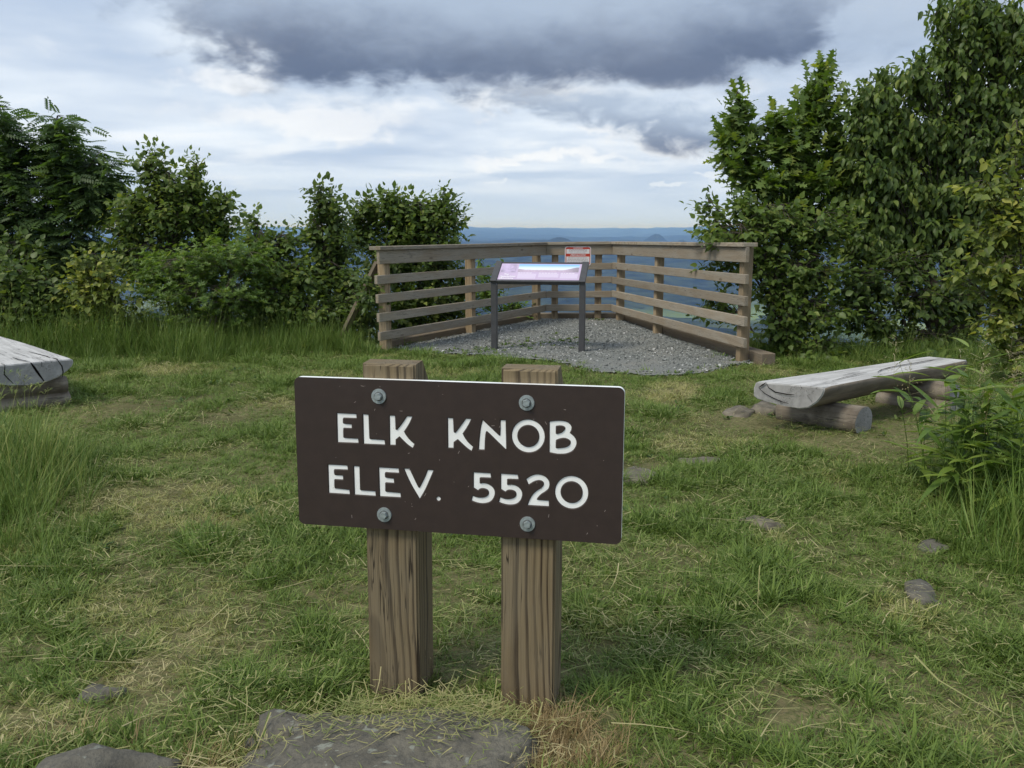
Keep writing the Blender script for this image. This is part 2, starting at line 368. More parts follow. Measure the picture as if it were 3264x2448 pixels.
# ================================================================== GRAVEL PAD
PAD = np.array([(-1.30, 9.35), (-0.95, 9.0), (-0.45, 8.85), (0.05, 8.62), (0.45, 8.2), (0.75, 7.75), (1.15, 7.55), (1.6, 7.62), (1.95, 7.85), (2.22, 8.1), (2.02, 10.8), (1.60, 12.56), (0.28, 12.56), (-0.50, 10.75)], float)
gx, gy = np.meshgrid(np.linspace(-1.7, 2.6, 110), np.linspace(7.2, 12.7, 140), indexing='ij')
sd_ = sdist(gx, gy, PAD) + 0.22 * (fbm(gx * 3, gy * 3, 3) - 0.5)
keep = sd_ < 0.0
vid = -np.ones(gx.shape, int); qs = []
gv = []
for a in range(109):
    for c2 in range(139):
        if keep[a, c2] and keep[a + 1, c2] and keep[a + 1, c2 + 1] and keep[a, c2 + 1]:
            q = []
            for (p, r2) in ((a, c2), (a + 1, c2), (a + 1, c2 + 1), (a, c2 + 1)):
                if vid[p, r2] < 0: vid[p, r2] = len(gv); gv.append((gx[p, r2], gy[p, r2]))
                q.append(vid[p, r2])
            qs.append(q)
gv = np.array(gv); pad_z = lambda x, y: ground_h(x, y) + 0.012 + 0.015 * (fbm(x * 2.2, y * 2.2, 2) - 0.5)
me = npmesh('gravel_pad', np.c_[gv, pad_z(gv[:, 0], gv[:, 1])], np.array(qs).ravel(), np.full(len(qs), 4), True)
m, T, b = new_mat('gravel_fines')
tcn = T.node('ShaderNodeTexCoord'); n1_ = T.noise(tcn.outputs['Object'], 70.0, 6.0, 0.75); n2_ = T.noise(tcn.outputs['Object'], 1.6, 4.0, 0.6)
gc = T.mix(T.ss(n1_, 0.35, 0.68), (0.098, 0.104, 0.098), (0.27, 0.275, 0.255)); gc = T.mix(T.ss(n2_, 0.45, 0.7, 0.0, 0.5), gc, (0.25, 0.235, 0.20))
T.link(gc, b.inputs['Base Color']); b.inputs['Roughness'].default_value = 0.95
bp = T.node('ShaderNodeBump'); bp.inputs['Strength'].default_value = 0.9; bp.inputs['Distance'].default_value = 0.012; T.link(n1_, bp.inputs['Height']); T.link(bp.outputs[0], b.inputs['Normal'])
tag(link('gravel_pad', me, m), kind='structure')

# ================================================================== OVERLOOK FENCE
fence = empty('overlook_fence', (0.5, 10.6, 0))
tag(fence, 'weathered grey-brown timber fence round the gravel overlook pad', 'fence')
fence_inv = Matrix.Translation((-0.5, -10.6, 0))
# inner face line of the rails, near left -> far left -> far right -> near right, with the height of the cap's top
LINE = [Vector((-1.335, 9.04, 1.086)), Vector((0.475, 12.40, 1.076)), Vector((1.385, 12.36, 1.086)), Vector((2.125, 8.13, 1.138))]
def outward(k):
    d = (LINE[k + 1] - LINE[k]); d.z = 0; d.normalize(); return Vector((-d.y, d.x, 0)), d
def offpt(k, off, end):
    """point of segment k at one end, moved outward by off, mitred with the neighbour."""
    n, d = outward(k); p = LINE[k + end] + n * off
    k2 = k + (1 if end else -1)
    if 0 <= k2 <= 2:
        n2, d2 = outward(k2); q = LINE[k + end] + n2 * off
        den = d.x * d2.y - d.y * d2.x; t = ((q.x - p.x) * d2.y - (q.y - p.y) * d2.x) / den
        p = p + d * t - d * (0.0012 if end else -0.0012)
    return p
def wall_board(name, k, o0, o1, top, hgt, mat, parent=None, ext=(0, 0), bev=0.004, bow=0.0):
    n, d = outward(k); pr = []
    for end in (0, 1):
        for o in (o0, o1):
            p = offpt(k, o, end)
            if (k == 0 and end == 0): p = p - d * ext[0]
            if (k == 2 and end == 1): p = p + d * ext[1]
            pr.append(p)
    mid = (pr[0] + pr[1] + pr[2] + pr[3]) / 4
    ob_d = d
    bm = bmesh.new(); vs_ = []
    for zz in (0, -hgt):
        for p in pr: 
            q = p - mid; vs_.append(bm.verts.new((q.dot(ob_d), q.dot(n), q.z + zz - top)))
    for f in ((0, 1, 3, 2), (4, 6, 7, 5), (0, 2, 6, 4), (1, 5, 7, 3), (0, 4, 5, 1), (2, 3, 7, 6)): bm.faces.new([vs_[q] for q in f])
    bmesh.ops.bevel(bm, geom=bm.edges[:], offset=bev, segments=1, affect='EDGES')
    o = link(name, bm_mesh(bm, name), mat, parent)
    Mx = Matrix((ob_d, n, Vector((0, 0, 1)))).transposed().to_4x4(); Mx.translation = mid
    o.matrix_local = (fence_inv @ Mx) if parent is fence else Mx
    return o
for k in range(3):
    wall_board('cap_board', k, -0.028, 0.115, 0.0, 0.038, M['rail'], fence, (0.03, 0.0))
    wall_board('top_board', k, 0.0, 0.038, 0.0392, 0.140, M['rail'], fence, (0.01, 0.0))
    for ri, tp in enumerate((0.290, 0.482, 0.676, 0.868)):
        wall_board('rail', k, 0.0, 0.038, tp + 0.004 * math.sin(ri * 3.1 + k * 2.2), 0.090, M['rail'], fence, (0.055 - 0.010 * ri, 0.01 + 0.008 * ri))
def fence_post(k, t, off=0.0393, w_=0.092):
    n, d = outward(k); p = LINE[k].lerp(LINE[k + 1], t) + n * (off + w_ / 2)
    top = p.z - 0.0395; gz = float(ground_h(p.x, p.y))
    gz = max(gz, -0.35)
    bm = bmesh.new(); box_bm(bm, w_, w_, top - gz + 0.25, (0, 0, (top + gz - 0.25) / 2), 0.005)
    o = link('post', bm_mesh(bm, 'post'), M['fpost'], fence)
    Mx = Matrix((d, n, Vector((0, 0, 1)))).transposed().to_4x4(); Mx.translation = Vector((p.x, p.y, 0))
    o.matrix_local = fence_inv @ Mx
    return Vector((p.x, p.y, top)), n
pL, nL = fence_post(0, 0.045); fence_post(0, 0.50); fence_post(0, 0.965)
fence_post(1, 0.135); fence_post(1, 0.80)
fence_post(2, 0.035); fence_post(2, 0.40); pR, nR = fence_post(2, 0.962)
for (pp, nn, hz) in ((pL, nL, 0.92),):
    bm = bmesh.new(); a = pp + nn * 0.07; a.z = hz; e = pp + nn * 0.86; e.z = -0.35
    box_bm(bm, (a - e).length, 0.038, 0.09, (0, 0, 0), 0.004)
    o = link('brace', bm_mesh(bm, 'brace'), M['kerb'], fence)
    o.matrix_local = fence_inv @ frame_m(e, a, up=(nn.y, -nn.x, 0))

# ---- timber kerb outside the posts, holding the gravel
kerb = empty('timber_kerb', (0, 0, 0)); tag(kerb, 'low square timber edging holding the gravel, outside the fence posts', 'edging')
for k in range(3):
    n, d = outward(k)
    zt = LINE[k].z
    o = wall_board('timber', k, 0.135, 0.275, 1.086 - 0.085 if k != 2 else 1.0, 0.22, M['kerb'], kerb, (-0.35, 0.14), 0.008)

# ================================================================== WARNING SIGN ON THE FENCE
def text_mesh(body, size, name, shear=0.0, space=1.0, depth=0.0):
    cu = bpy.data.curves.new(name, 'FONT'); cu.body = body; cu.size = size; cu.align_x = 'CENTER'; cu.align_y = 'CENTER'; cu.shear = shear; cu.space_character = space; cu.extrude = depth; cu.resolution_u = 3
    cu.offset = size * 0.018
    o = bpy.data.objects.new(name, cu); col.objects.link(o)
    dg = bpy.context.evaluated_depsgraph_get(); me = bpy.data.meshes.new_from_object(o.evaluated_get(dg), depsgraph=dg)
    bpy.data.objects.remove(o); me.name = name; return me
def rrect(wd, ht, r, n=6):
    pts = []
    for cx, cy, a0 in ((wd / 2 - r, ht / 2 - r, 0), (-wd / 2 + r, ht / 2 - r, 90), (-wd / 2 + r, -ht / 2 + r, 180), (wd / 2 - r, -ht / 2 + r, 270)):
        for i in range(n + 1):
            a = R(a0 + 90 * i / n); pts.append((cx + r * math.cos(a), cy + r * math.sin(a)))
    return pts
def prism(name, pts, y0, y1, mat, parent):
    """outline in local X-Z, from depth y0 (front) to y1 (back)."""
    n = len(pts); v = [(x, y0, z) for x, z in pts] + [(x, y1, z) for x, z in pts]
    f = [list(range(n)), list(range(2 * n - 1, n - 1, -1))] + [(i, n + i, n + (i + 1) % n, (i + 1) % n) for i in range(n)]
    bm = bmesh.new(); bv = [bm.verts.new(p) for p in v]
    for q in f: bm.faces.new([bv[k] for k in q])
    return link(name, bm_mesh(bm, name), mat, parent)
M['sign_white'] = plain('sign_white_enamel', (0.72, 0.71, 0.72), 0.4, var=0.04)
M['sign_red'] = plain('sign_red_print', (0.50, 0.045, 0.02), 0.45, var=0.08)
M['sign_ink'] = plain('sign_small_print', (0.40, 0.33, 0.35), 0.6)
M['dull_steel'] = plain('dull_steel', (0.22, 0.22, 0.21), 0.5, metal=0.6)
n1v, d1v = outward(1)
wc = at(577.9, 256.0, 12.38); ws = empty('warning_sign', LINE[1].lerp(LINE[2], 0.55) - n1v * 0.0015, math.atan2(d1v.y, d1v.x))
ws.location.x = wc.x; ws.location.y = LINE[1].y + (wc.x - LINE[1].x) * (LINE[2].y - LINE[1].y) / (LINE[2].x - LINE[1].x) - 0.002; ws.location.z = wc.z
tag(ws, 'red and white bilingual warning sign fixed to the back fence rails', 'sign')
prism('sign_plate', rrect(0.362, 0.262, 0.032), -0.003, 0.0, M['sign_white'], ws)
def flat_print(name, x0, x1, z0, z1, y, mat, parent, rad=0.0):
    if rad: pts = [(x + (x0 + x1) / 2, z + (z0 + z1) / 2) for x, z in rrect(x1 - x0, z1 - z0, rad)]
    else: pts = [(x1, z1), (x0, z1), (x0, z0), (x1, z0)]
    return prism(name, pts, y - 0.0005, y, mat, parent)
flat_print('red_panel', -0.170, 0.170, -0.120, 0.121, -0.0032, M['sign_red'], ws, 0.024)
flat_print('white_panel', -0.160, 0.160, 0.032, 0.094, -0.0040, M['sign_white'], ws)
flat_print('white_panel', -0.160, 0.160, -0.102, -0.008, -0.0040, M['sign_white'], ws)
def put_text(body, size, x, z, y, mat, parent, wmax=None, name='lettering', **kw):
    me = text_mesh(body, size, name, **kw); o = link(name, me, mat, parent)
    if wmax:
        xs = [v.co.x for v in me.vertices]; s = wmax / (max(xs) - min(xs))
    else: s = 1.0
    o.matrix_local = Matrix.Translation((x, y, z)) @ Matrix.Rotation(R(90), 4, 'X') @ Matrix.Diagonal((s, 1, 1, 1))
    return o
put_text('WARNING!', 0.026, 0.0, 0.1075, -0.0042, M['sign_white'], ws, 0.135, shear=0.2)
put_text('¡PRECAUCIÓN!', 0.032, 0.0, 0.012, -0.0042, M['sign_white'], ws, 0.215, shear=0.25)
put_text('INJURY OR DEATH POSSIBLE', 0.014, 0.0, 0.059, -0.0046, M['sign_ink'], ws, 0.25)
put_text('STAY ON MARKED TRAIL', 0.014, 0.0, 0.043, -0.0046, M['sign_ink'], ws, 0.21)
def fine_print(z, wd, parent, y, mat, h=0.0085, seed=0, x0=None):
    r_ = random.Random(seed); x = -wd / 2 if x0 is None else x0; end = x + wd; bm = bmesh.new()
    while x < end - 0.008:
        l = min(r_.uniform(0.012, 0.036), end - x); box_bm(bm, l, 0.0003, h, (x + l / 2, y, z)); x += l + 0.007
    return link('fine_print', bm_mesh(bm, 'fine_print'), mat, parent)
for i_, (z_, w_) in enumerate(((0.088, 0.24), (0.0735, 0.25), (-0.025, 0.27), (-0.045, 0.27), (-0.065, 0.29), (-0.085, 0.29))): fine_print(z_, w_, ws, -0.0046, M['sign_ink'], seed=i_)
for sx in (-0.125, 0.125):
    for sz in (-0.122, 0.124):
        bm = bmesh.new(); bmesh.ops.create_cone(bm, cap_ends=True, segments=8, radius1=0.006, radius2=0.005, depth=0.004, matrix=Matrix.Translation((sx, -0.005, sz)) @ Matrix.Rotation(R(90), 4, 'X'))
        link('screw', bm_mesh(bm, 'screw'), M['dull_steel'], ws)

# ================================================================== INTERPRETIVE PANEL
M['panel_steel'] = plain('panel_dark_powder_coat', (0.055, 0.055, 0.058), 0.5, var=0.12, vscale=18)
M['panel_lilac'] = plain('panel_faded_lilac_print', (0.56, 0.45, 0.62), 0.28, var=0.05, vscale=6)
M['panel_pale'] = plain('panel_pale_print', (0.64, 0.55, 0.70), 0.3)
M['panel_white'] = plain('panel_white_print', (0.85, 0.84, 0.86), 0.3)
m, T, b = new_mat('panel_landscape_print')
tcn = T.node('ShaderNodeTexCoord'); gx_, gy_, gz_ = T.xyz(tcn.outputs['Generated'])
rid = T.noise(T.cxyz(T.m('MULTIPLY', gx_, 9.0), 0.0, 0.0), 1.0, 6.0, 0.6)
edge_up = T.m('ADD', T.m('MULTIPLY', T.ss(gx_, 0.72, 1.0), 0.35), T.m('MULTIPLY', T.ss(gx_, 0.0, 0.14, 1.0, 0.0), 0.12))
hz_ = T.m('SUBTRACT', gy_, T.m('ADD', T.m('ADD', 0.28, edge_up), T.m('MULTIPLY', T.m('SUBTRACT', rid, 0.5), 0.15)))
skc = T.mix(T.ss(gy_, 0.4, 1.0), (0.75, 0.82, 0.90), (0.22, 0.50, 0.85))
mtc = T.mix(T.noise(T.cxyz(T.m('MULTIPLY', gx_, 30.0), T.m('MULTIPLY', gy_, 4.0), 0.0), 1.0, 5.0), (0.36, 0.30, 0.42), (0.72, 0.56, 0.68))
mtc = T.mix(T.m('MULTIPLY', edge_up, 2.0), mtc, (0.22, 0.20, 0.22))
T.link(T.mix(T.ss(hz_, -0.03, 0.03), mtc, skc), b.inputs['Base Color']); b.inputs['Roughness'].default_value = 0.28
M['panel_picture'] = m
pl, prr = Vector((-0.184, 9.233, 0)), Vector((0.722, 9.044, 0))
pc_ = (pl + prr) / 2; ip = empty('interpretive_panel', (pc_.x, pc_.y + 0.05, float(ground_h(pc_.x, pc_.y))), math.atan2(prr.y - pl.y, prr.x - pl.x))
tag(ip, 'dark metal framed low interpretive panel with faded lilac landscape print', 'information panel')
HW = 0.463
for s in (-1, 1):
    bm = bmesh.new(); box_bm(bm, 0.058, 0.080, 0.955, (s * HW, 0, 0.705 - 0.4775), 0.004); link('leg', bm_mesh(bm, 'leg'), M['panel_steel'], ip)
TILT = R(32)
def tilted(o, z_up=0.0):
    o.matrix_local = Matrix.Translation((0, -0.045, 0.705)) @ Matrix.Rotation(TILT, 4, 'X'); return o
for s in (-1, 1):
    bm = bmesh.new(); box_bm(bm, 0.066, 0.36, 0.034, (s * HW, 0.178, 0.018), 0.004); tilted(link('side_arm', bm_mesh(bm, 'side_arm'), M['panel_steel'], ip))
bm = bmesh.new(); box_bm(bm, 2 * HW - 0.068, 0.03, 0.042, (0, 0.014, 0.008), 0.003); tilted(link('front_bar', bm_mesh(bm, 'front_bar'), M['panel_steel'], ip))
bm = bmesh.new(); box_bm(bm, 2 * HW - 0.068, 0.02, 0.036, (0, 0.342, 0.010), 0.003); tilted(link('back_bar', bm_mesh(bm, 'back_bar'), M['panel_steel'], ip))
bm = bmesh.new(); box_bm(bm, 2 * HW - 0.070, 0.296, 0.010, (0, 0.180, 0.018), 0.001); pan = tilted(link('print_panel', bm_mesh(bm, 'print_panel'), M['panel_lilac'], ip))
def sheet(name, x0, x1, y0, y1, z, mat, par):
    me = pymesh(name, [(x0, y0, z), (x1, y0, z), (x1, y1, z), (x0, y1, z)], [(0, 1, 2, 3)]); return link(name, me, mat, par)
sheet('landscape_picture', -0.235, 0.405, 0.175, 0.315, 0.0236, M['panel_picture'], pan)
for x0, x1, y0, y1 in ((-0.225, -0.03, 0.055, 0.145), (-0.005, 0.205, 0.08, 0.145), (0.225, 0.405, 0.065, 0.145)):
    sheet('text_block', x0, x1, y0, y1, 0.0236, M['panel_pale'], pan)
    bm = bmesh.new(); r_ = random.Random(int(x0 * 1000)); x = x0
    while x < x1 - 0.05: l = r_.uniform(0.012, 0.03); box_bm(bm, l, 0.007, 0.0003, (x + l / 2, 0.156, 0.0237)); x += l + 0.006
    link('heading', bm_mesh(bm, 'heading'), M['panel_white'], pan)
for body, x, y, wd in (('The', -0.345, 0.128, 0.05), ('Appalachian', -0.325, 0.092, 0.165), ('Mountains', -0.335, 0.058, 0.145)):
    me = text_mesh(body, 0.036, 'title'); o = link('title', me, M['panel_white'], pan); xs = [v.co.x for v in me.vertices]; s = wd / (max(xs) - min(xs)); o.matrix_local = Matrix.Translation((x, y, 0.0242)) @ Matrix.Diagonal((s, 1, 1, 1))
M['panel_tint'] = plain('panel_mauve_print', (0.47, 0.38, 0.54), 0.3, var=0.25, vscale=12)
sheet('map_picture', -0.415, -0.255, 0.165, 0.320, 0.0236, M['panel_tint'], pan)

# ================================================================== SUMMIT SIGN
SY, SL = R(-10.763), R(-1.02)
SBZ = 0.721
sg = empty('summit_sign', (-0.1600, 2.3240, -0.07)); sg.rotation_euler = (SL, 0, SY)
tag(sg, 'brown engraved board reading ELK KNOB ELEV. 5520 bolted to two timber posts', 'sign')
GLYPHS = [
 (0, [(-333.5, 113.0), (-278.9, 112.4), (-278.2, 102.0), (-315.5, 101.7), (-318.5, 98.2), (-318.5, 86.1), (-316.0, 83.7), (-293.2, 82.8), (-292.7, 73.1), (-316.3, 73.0), (-318.3, 70.1), (-318.5, 45.7), (-315.6, 43.4), (-275.0, 42.9), (-274.5, 32.1), (-333.9, 31.5)]),
 (0, [(-257.8, 112.7), (-243.6, 112.3), (-242.4, 46.2), (-239.6, 43.5), (-198.6, 42.5), (-197.3, 31.0), (-257.6, 30.6)]),
 (0, [(-181.2, 112.3), (-167.2, 112.4), (-166.2, 74.6), (-164.0, 72.8), (-161.1, 72.9), (-147.6, 89.2), (-132.1, 111.9), (-118.0, 111.9), (-127.7, 90.9), (-142.3, 69.5), (-136.8, 59.1), (-125.7, 45.7), (-113.0, 35.7), (-117.5, 25.3), (-129.7, 32.5), (-144.6, 45.8), (-154.8, 55.9), (-166.4, 46.7), (-166.7, 31.3), (-181.5, 31.1)]),
 (0, [(-364.2, -35.0), (-308.8, -35.1), (-307.5, -46.0), (-346.3, -46.5), (-348.9, -49.8), (-348.9, -60.9), (-346.2, -64.2), (-322.9, -64.7), (-322.1, -75.4), (-346.2, -75.5), (-348.8, -78.1), (-349.3, -99.2), (-347.0, -102.9), (-304.9, -105.1), (-303.7, -116.5), (-364.2, -116.0)]),
 (0, [(-288.2, -35.6), (-273.4, -35.8), (-273.2, -101.8), (-270.3, -104.5), (-228.4, -105.0), (-227.4, -117.0), (-287.8, -116.6)]),
 (0, [(-214.9, -35.7), (-159.4, -36.1), (-158.1, -47.4), (-196.9, -47.4), (-199.5, -50.8), (-199.1, -61.7), (-196.3, -64.4), (-173.9, -65.7), (-173.0, -76.8), (-196.6, -76.7), (-199.1, -79.3), (-199.4, -101.5), (-196.6, -104.6), (-155.3, -105.7), (-154.2, -117.1), (-214.0, -117.2)]),
 (0, [(-142.2, -35.3), (-128.4, -35.0), (-119.7, -52.9), (-104.1, -85.9), (-100.8, -88.0), (-97.9, -85.6), (-84.8, -60.5), (-74.7, -35.6), (-59.7, -35.8), (-70.7, -61.6), (-84.4, -92.4), (-99.3, -117.4), (-120.2, -83.0), (-133.1, -57.4)]),
 (0, [(-16.6, 112.1), (-3.1, 112.0), (-1.7, 74.5), (0.9, 72.1), (4.3, 72.4), (17.8, 90.0), (33.3, 112.1), (47.5, 112.1), (36.5, 90.8), (23.2, 71.1), (28.5, 60.1), (39.2, 45.9), (52.0, 35.6), (48.0, 24.6), (36.2, 32.0), (21.5, 45.1), (9.7, 55.4), (-1.9, 46.4), (-2.4, 30.6), (-16.4, 30.6)]),
 (0, [(79.7, 110.0), (98.2, 93.3), (124.4, 69.7), (127.0, 69.8), (128.7, 72.2), (128.9, 112.0), (141.9, 112.1), (143.7, 33.0), (117.6, 57.1), (93.3, 79.9), (89.4, 80.9), (86.9, 77.3), (84.8, 55.7), (84.0, 29.8), (68.9, 29.5), (70.7, 55.1), (73.8, 84.5), (76.8, 100.2)]),
 (0, [(261.5, 113.4), (278.5, 116.3), (293.6, 117.3), (308.7, 114.3), (318.2, 106.1), (319.8, 96.6), (314.7, 85.3), (324.2, 78.6), (331.8, 68.4), (333.5, 58.0), (330.2, 47.3), (322.8, 37.3), (309.7, 30.5), (294.6, 27.9), (279.4, 28.0), (262.2, 31.0)]),
 (1, [(278.6, 103.5), (289.9, 105.3), (299.4, 103.8), (303.6, 98.8), (302.3, 93.0), (295.8, 86.0), (288.3, 82.3), (279.8, 80.2), (277.5, 82.4), (277.3, 101.0)]),
 (1, [(279.9, 66.2), (290.3, 70.5), (301.6, 72.1), (311.1, 69.4), (317.8, 64.0), (318.4, 57.3), (314.2, 50.4), (305.7, 45.6), (294.4, 43.3), (280.2, 41.7), (277.9, 43.9), (277.7, 63.6)]),
 (0, [(54.6, -35.7), (100.3, -35.9), (101.8, -47.3), (73.3, -47.6), (70.3, -49.7), (70.3, -64.2), (72.2, -66.1), (82.1, -64.0), (93.9, -65.9), (104.7, -72.3), (111.6, -81.8), (112.6, -91.7), (108.6, -104.9), (100.7, -114.3), (89.8, -118.9), (76.0, -120.7), (60.1, -118.6), (48.2, -114.3), (51.7, -101.7), (62.2, -105.5), (75.0, -106.4), (87.9, -103.0), (95.8, -96.6), (97.4, -88.6), (93.9, -81.8), (86.0, -78.3), (76.1, -77.8), (70.2, -80.1), (65.8, -84.3), (54.4, -77.6)]),
 (0, [(130.6, -35.7), (175.8, -36.0), (177.4, -47.3), (149.2, -47.6), (146.3, -49.7), (146.3, -64.1), (148.2, -66.0), (158.0, -63.9), (169.7, -65.8), (180.4, -72.1), (187.2, -81.6), (188.3, -91.4), (184.4, -104.5), (176.6, -113.9), (165.9, -118.5), (152.2, -120.3), (136.5, -118.2), (124.8, -113.9), (128.1, -101.4), (138.5, -105.2), (151.2, -106.0), (163.9, -102.7), (171.7, -96.3), (173.3, -88.3), (169.7, -81.6), (161.9, -78.1), (152.2, -77.6), (146.3, -79.9), (142.0, -84.1), (130.6, -77.4)]),
 (0, [(199.7, -46.5), (210.9, -37.7), (224.3, -32.5), (235.9, -31.9), (249.4, -36.1), (259.0, -45.3), (262.6, -55.9), (260.2, -68.8), (251.6, -77.1), (240.1, -84.6), (231.5, -94.0), (227.7, -101.1), (230.6, -103.3), (260.5, -103.5), (261.2, -117.9), (204.1, -117.9), (208.3, -105.1), (216.9, -88.9), (228.5, -77.4), (240.0, -69.9), (247.2, -61.6), (247.6, -53.8), (241.8, -47.8), (232.1, -46.8), (220.6, -50.3), (206.2, -60.5)]),
]

def ellp(cx, cy, rx, ry, n=40): return [(cx + rx * math.cos(2 * math.pi * i / n), cy + ry * math.sin(2 * math.pi * i / n)) for i in range(n)]
GLYPHS += [(0, ellp(-45.4, -115.2, 5.6, 5.6, 16)), (0, ellp(203.9, 72.3, 44.1, 44.4)), (1, ellp(203.9, 72.2, 30.1, 30.5)), (0, ellp(322.3, -76.2, 44.1, 44.5)), (1, ellp(322.3, -75.9, 30.1, 30.4))]
def area(p): return 0.5 * sum(p[i][0] * p[(i + 1) % len(p)][1] - p[(i + 1) % len(p)][0] * p[i][1] for i in range(len(p)))
def soften(p):
    """round gentle corners, keep sharp ones."""
    out = []; n = len(p)
    for i in range(n):
        a, b_, c2 = Vector(p[i - 1]), Vector(p[i]), Vector(p[(i + 1) % n]); t = (b_ - a).angle(c2 - b_) if (b_ - a).length > 1e-6 and (c2 - b_).length > 1e-6 else 0
        if t < R(42): out += [tuple(b_.lerp(a, 0.25)), tuple(b_.lerp(c2, 0.25))]
        else: out.append(tuple(b_))
    return out
def offset(p, dist):
    n = len(p); out = []
    for i in range(n):
        a, b_, c2 = Vector(p[i - 1]), Vector(p[i]), Vector(p[(i + 1) % n]); e1 = (b_ - a).normalized(); e2 = (c2 - b_).normalized()
        n1 = Vector((e1.y, -e1.x)); n2 = Vector((e2.y, -e2.x)); mm = n1 + n2
        if mm.length < 1e-4: mm = n1.copy()
        mm.normalize(); k = dist / max(0.45, mm.dot(n1)); out.append(tuple(b_ + mm * k))
    return out
floors, mouths = [], []
for hole, p in GLYPHS:
    if len(p) < 40: p = soften(p)
    if (area(p) < 0) != bool(hole): p = p[::-1]         # letters counter-clockwise, counters clockwise
    floors.append(p); mouths.append(offset(p, 2.6))
mmv = 0.001
M['sign_brown'] = plain('sign_brown_plastic', (0.036, 0.0235, 0.0195), 0.52, var=0.10, vscale=25, bump=0.5, bscale=700, spec=0.4)
M['sign_speck'] = plain('sign_pale_scratch', (0.32, 0.27, 0.25), 0.7)
M['sign_core'] = plain('sign_white_core', (0.90, 0.91, 0.90), 0.45, var=0.05, vscale=15)
BW, BH = 0.914, 0.4238
cu = bpy.data.curves.new('face', 'CURVE'); cu.dimensions = '2D'; cu.fill_mode = 'FRONT'
for pts in [[(x * 1000, z * 1000) for x, z in rrect(BW, BH, 0.017, 8)]] + mouths:
    sp = cu.splines.new('POLY'); sp.points.add(len(pts) - 1); sp.use_cyclic_u = True
    for q, (x, z) in zip(sp.points, pts): q.co = (x * mmv, z * mmv, 0, 1)
tmp = bpy.data.objects.new('tmp', cu); col.objects.link(tmp)
dg = bpy.context.evaluated_depsgraph_get(); fme = bpy.data.meshes.new_from_object(tmp.evaluated_get(dg), depsgraph=dg); bpy.data.objects.remove(tmp)
bm = bmesh.new(); bm.from_mesh(fme)
GD = 0.0032
for v in bm.verts: v.co = Vector((v.co.x, 0.0, v.co.y + SBZ))
for fl, mo in zip(floors, mouths):
    n = len(fl); a = [bm.verts.new((x * mmv, 0.0, z * mmv + SBZ)) for x, z in mo]; d_ = [bm.verts.new((x * mmv, GD, z * mmv + SBZ)) for x, z in fl]
    for i in range(n): bm.faces.new((a[i], a[(i + 1) % n], d_[(i + 1) % n], d_[i]))
board = link('board', bm_mesh(bm, 'board'), M['sign_brown'], sg)
o = prism('core', rrect(BW, BH, 0.017, 8), GD + 0.0002, 0.020, M['sign_core'], board); o.location.z = SBZ
ring_o = rrect(BW, BH, 0.017, 8); ring_i = rrect(BW - 0.008, BH - 0.008, 0.014, 8); n = len(ring_o)
v = [(x, yy, z) for yy in (0.0006, GD) for rg in (ring_o, ring_i) for x, z in rg]
f = []
for i in range(n):
    k = (i + 1) % n
    f += [(i, k, n + k, n + i), (2 * n + i, 2 * n + k, k, i), (n + i, n + k, 3 * n + k, 3 * n + i)]
o = link('edge_band', pymesh('edge_band', v, f), M['sign_core'], board); o.location.z = SBZ
r_ = random.Random(5); bm = bmesh.new()
for _ in range(46):
    cx_, cz_ = r_.uniform(-0.44, 0.44), r_.uniform(-0.2, 0.2); l_ = r_.choice((0.0015, 0.002, 0.003, 0.006, 0.009)); a_ = r_.uniform(0, 3.14); w2 = 0.0006
    d2 = Vector((math.cos(a_), 0, math.sin(a_))) * l_ / 2; s2 = Vector((-math.sin(a_), 0, math.cos(a_))) * w2; c3 = Vector((cx_, -0.0004, cz_ + SBZ))
    bm.faces.new([bm.verts.new(q) for q in (c3 - d2 - s2, c3 + d2 - s2, c3 + d2 + s2, c3 - d2 + s2)])
tag(link('scratches', bm_mesh(bm, 'scratches'), M['sign_speck'], board), kind='stuff')
for px0, zt in ((-0.189, 0.973), (0.202, 0.970)):
    bm = bmesh.new(); hw = 0.076; y0, y1 = 0.0205, 0.1725
    prof = [(y0, -0.30), (y0, zt - 0.006), (y0 + 0.008, zt), (y0 + 0.070, zt + 0.004), (y1, zt - 0.085), (y1, -0.30)]
    a = [bm.verts.new((-hw, y, z)) for y, z in prof]; d_ = [bm.verts.new((hw, y, z)) for y, z in prof]
    bm.faces.new(a); bm.faces.new(d_[::-1])
    for i in range(len(prof)): bm.faces.new((a[i], d_[i], d_[(i + 1) % len(prof)], a[(i + 1) % len(prof)]))
    bmesh.ops.bevel(bm, geom=[e for e in bm.edges if abs((e.verts[0].co - e.verts[1].co).z) > 0.5], offset=0.006, segments=2, affect='EDGES')
    o = link('post', bm_mesh(bm, 'post'), M['post'], sg); o.location = (px0, 0, 0)
M['galv'] = plain('galvanised_steel', (0.36, 0.41, 0.42), 0.48, metal=0.55, var=0.22, vscale=120)
M['grime'] = plain('bolt_grime', (0.10, 0.11, 0.11), 0.8)
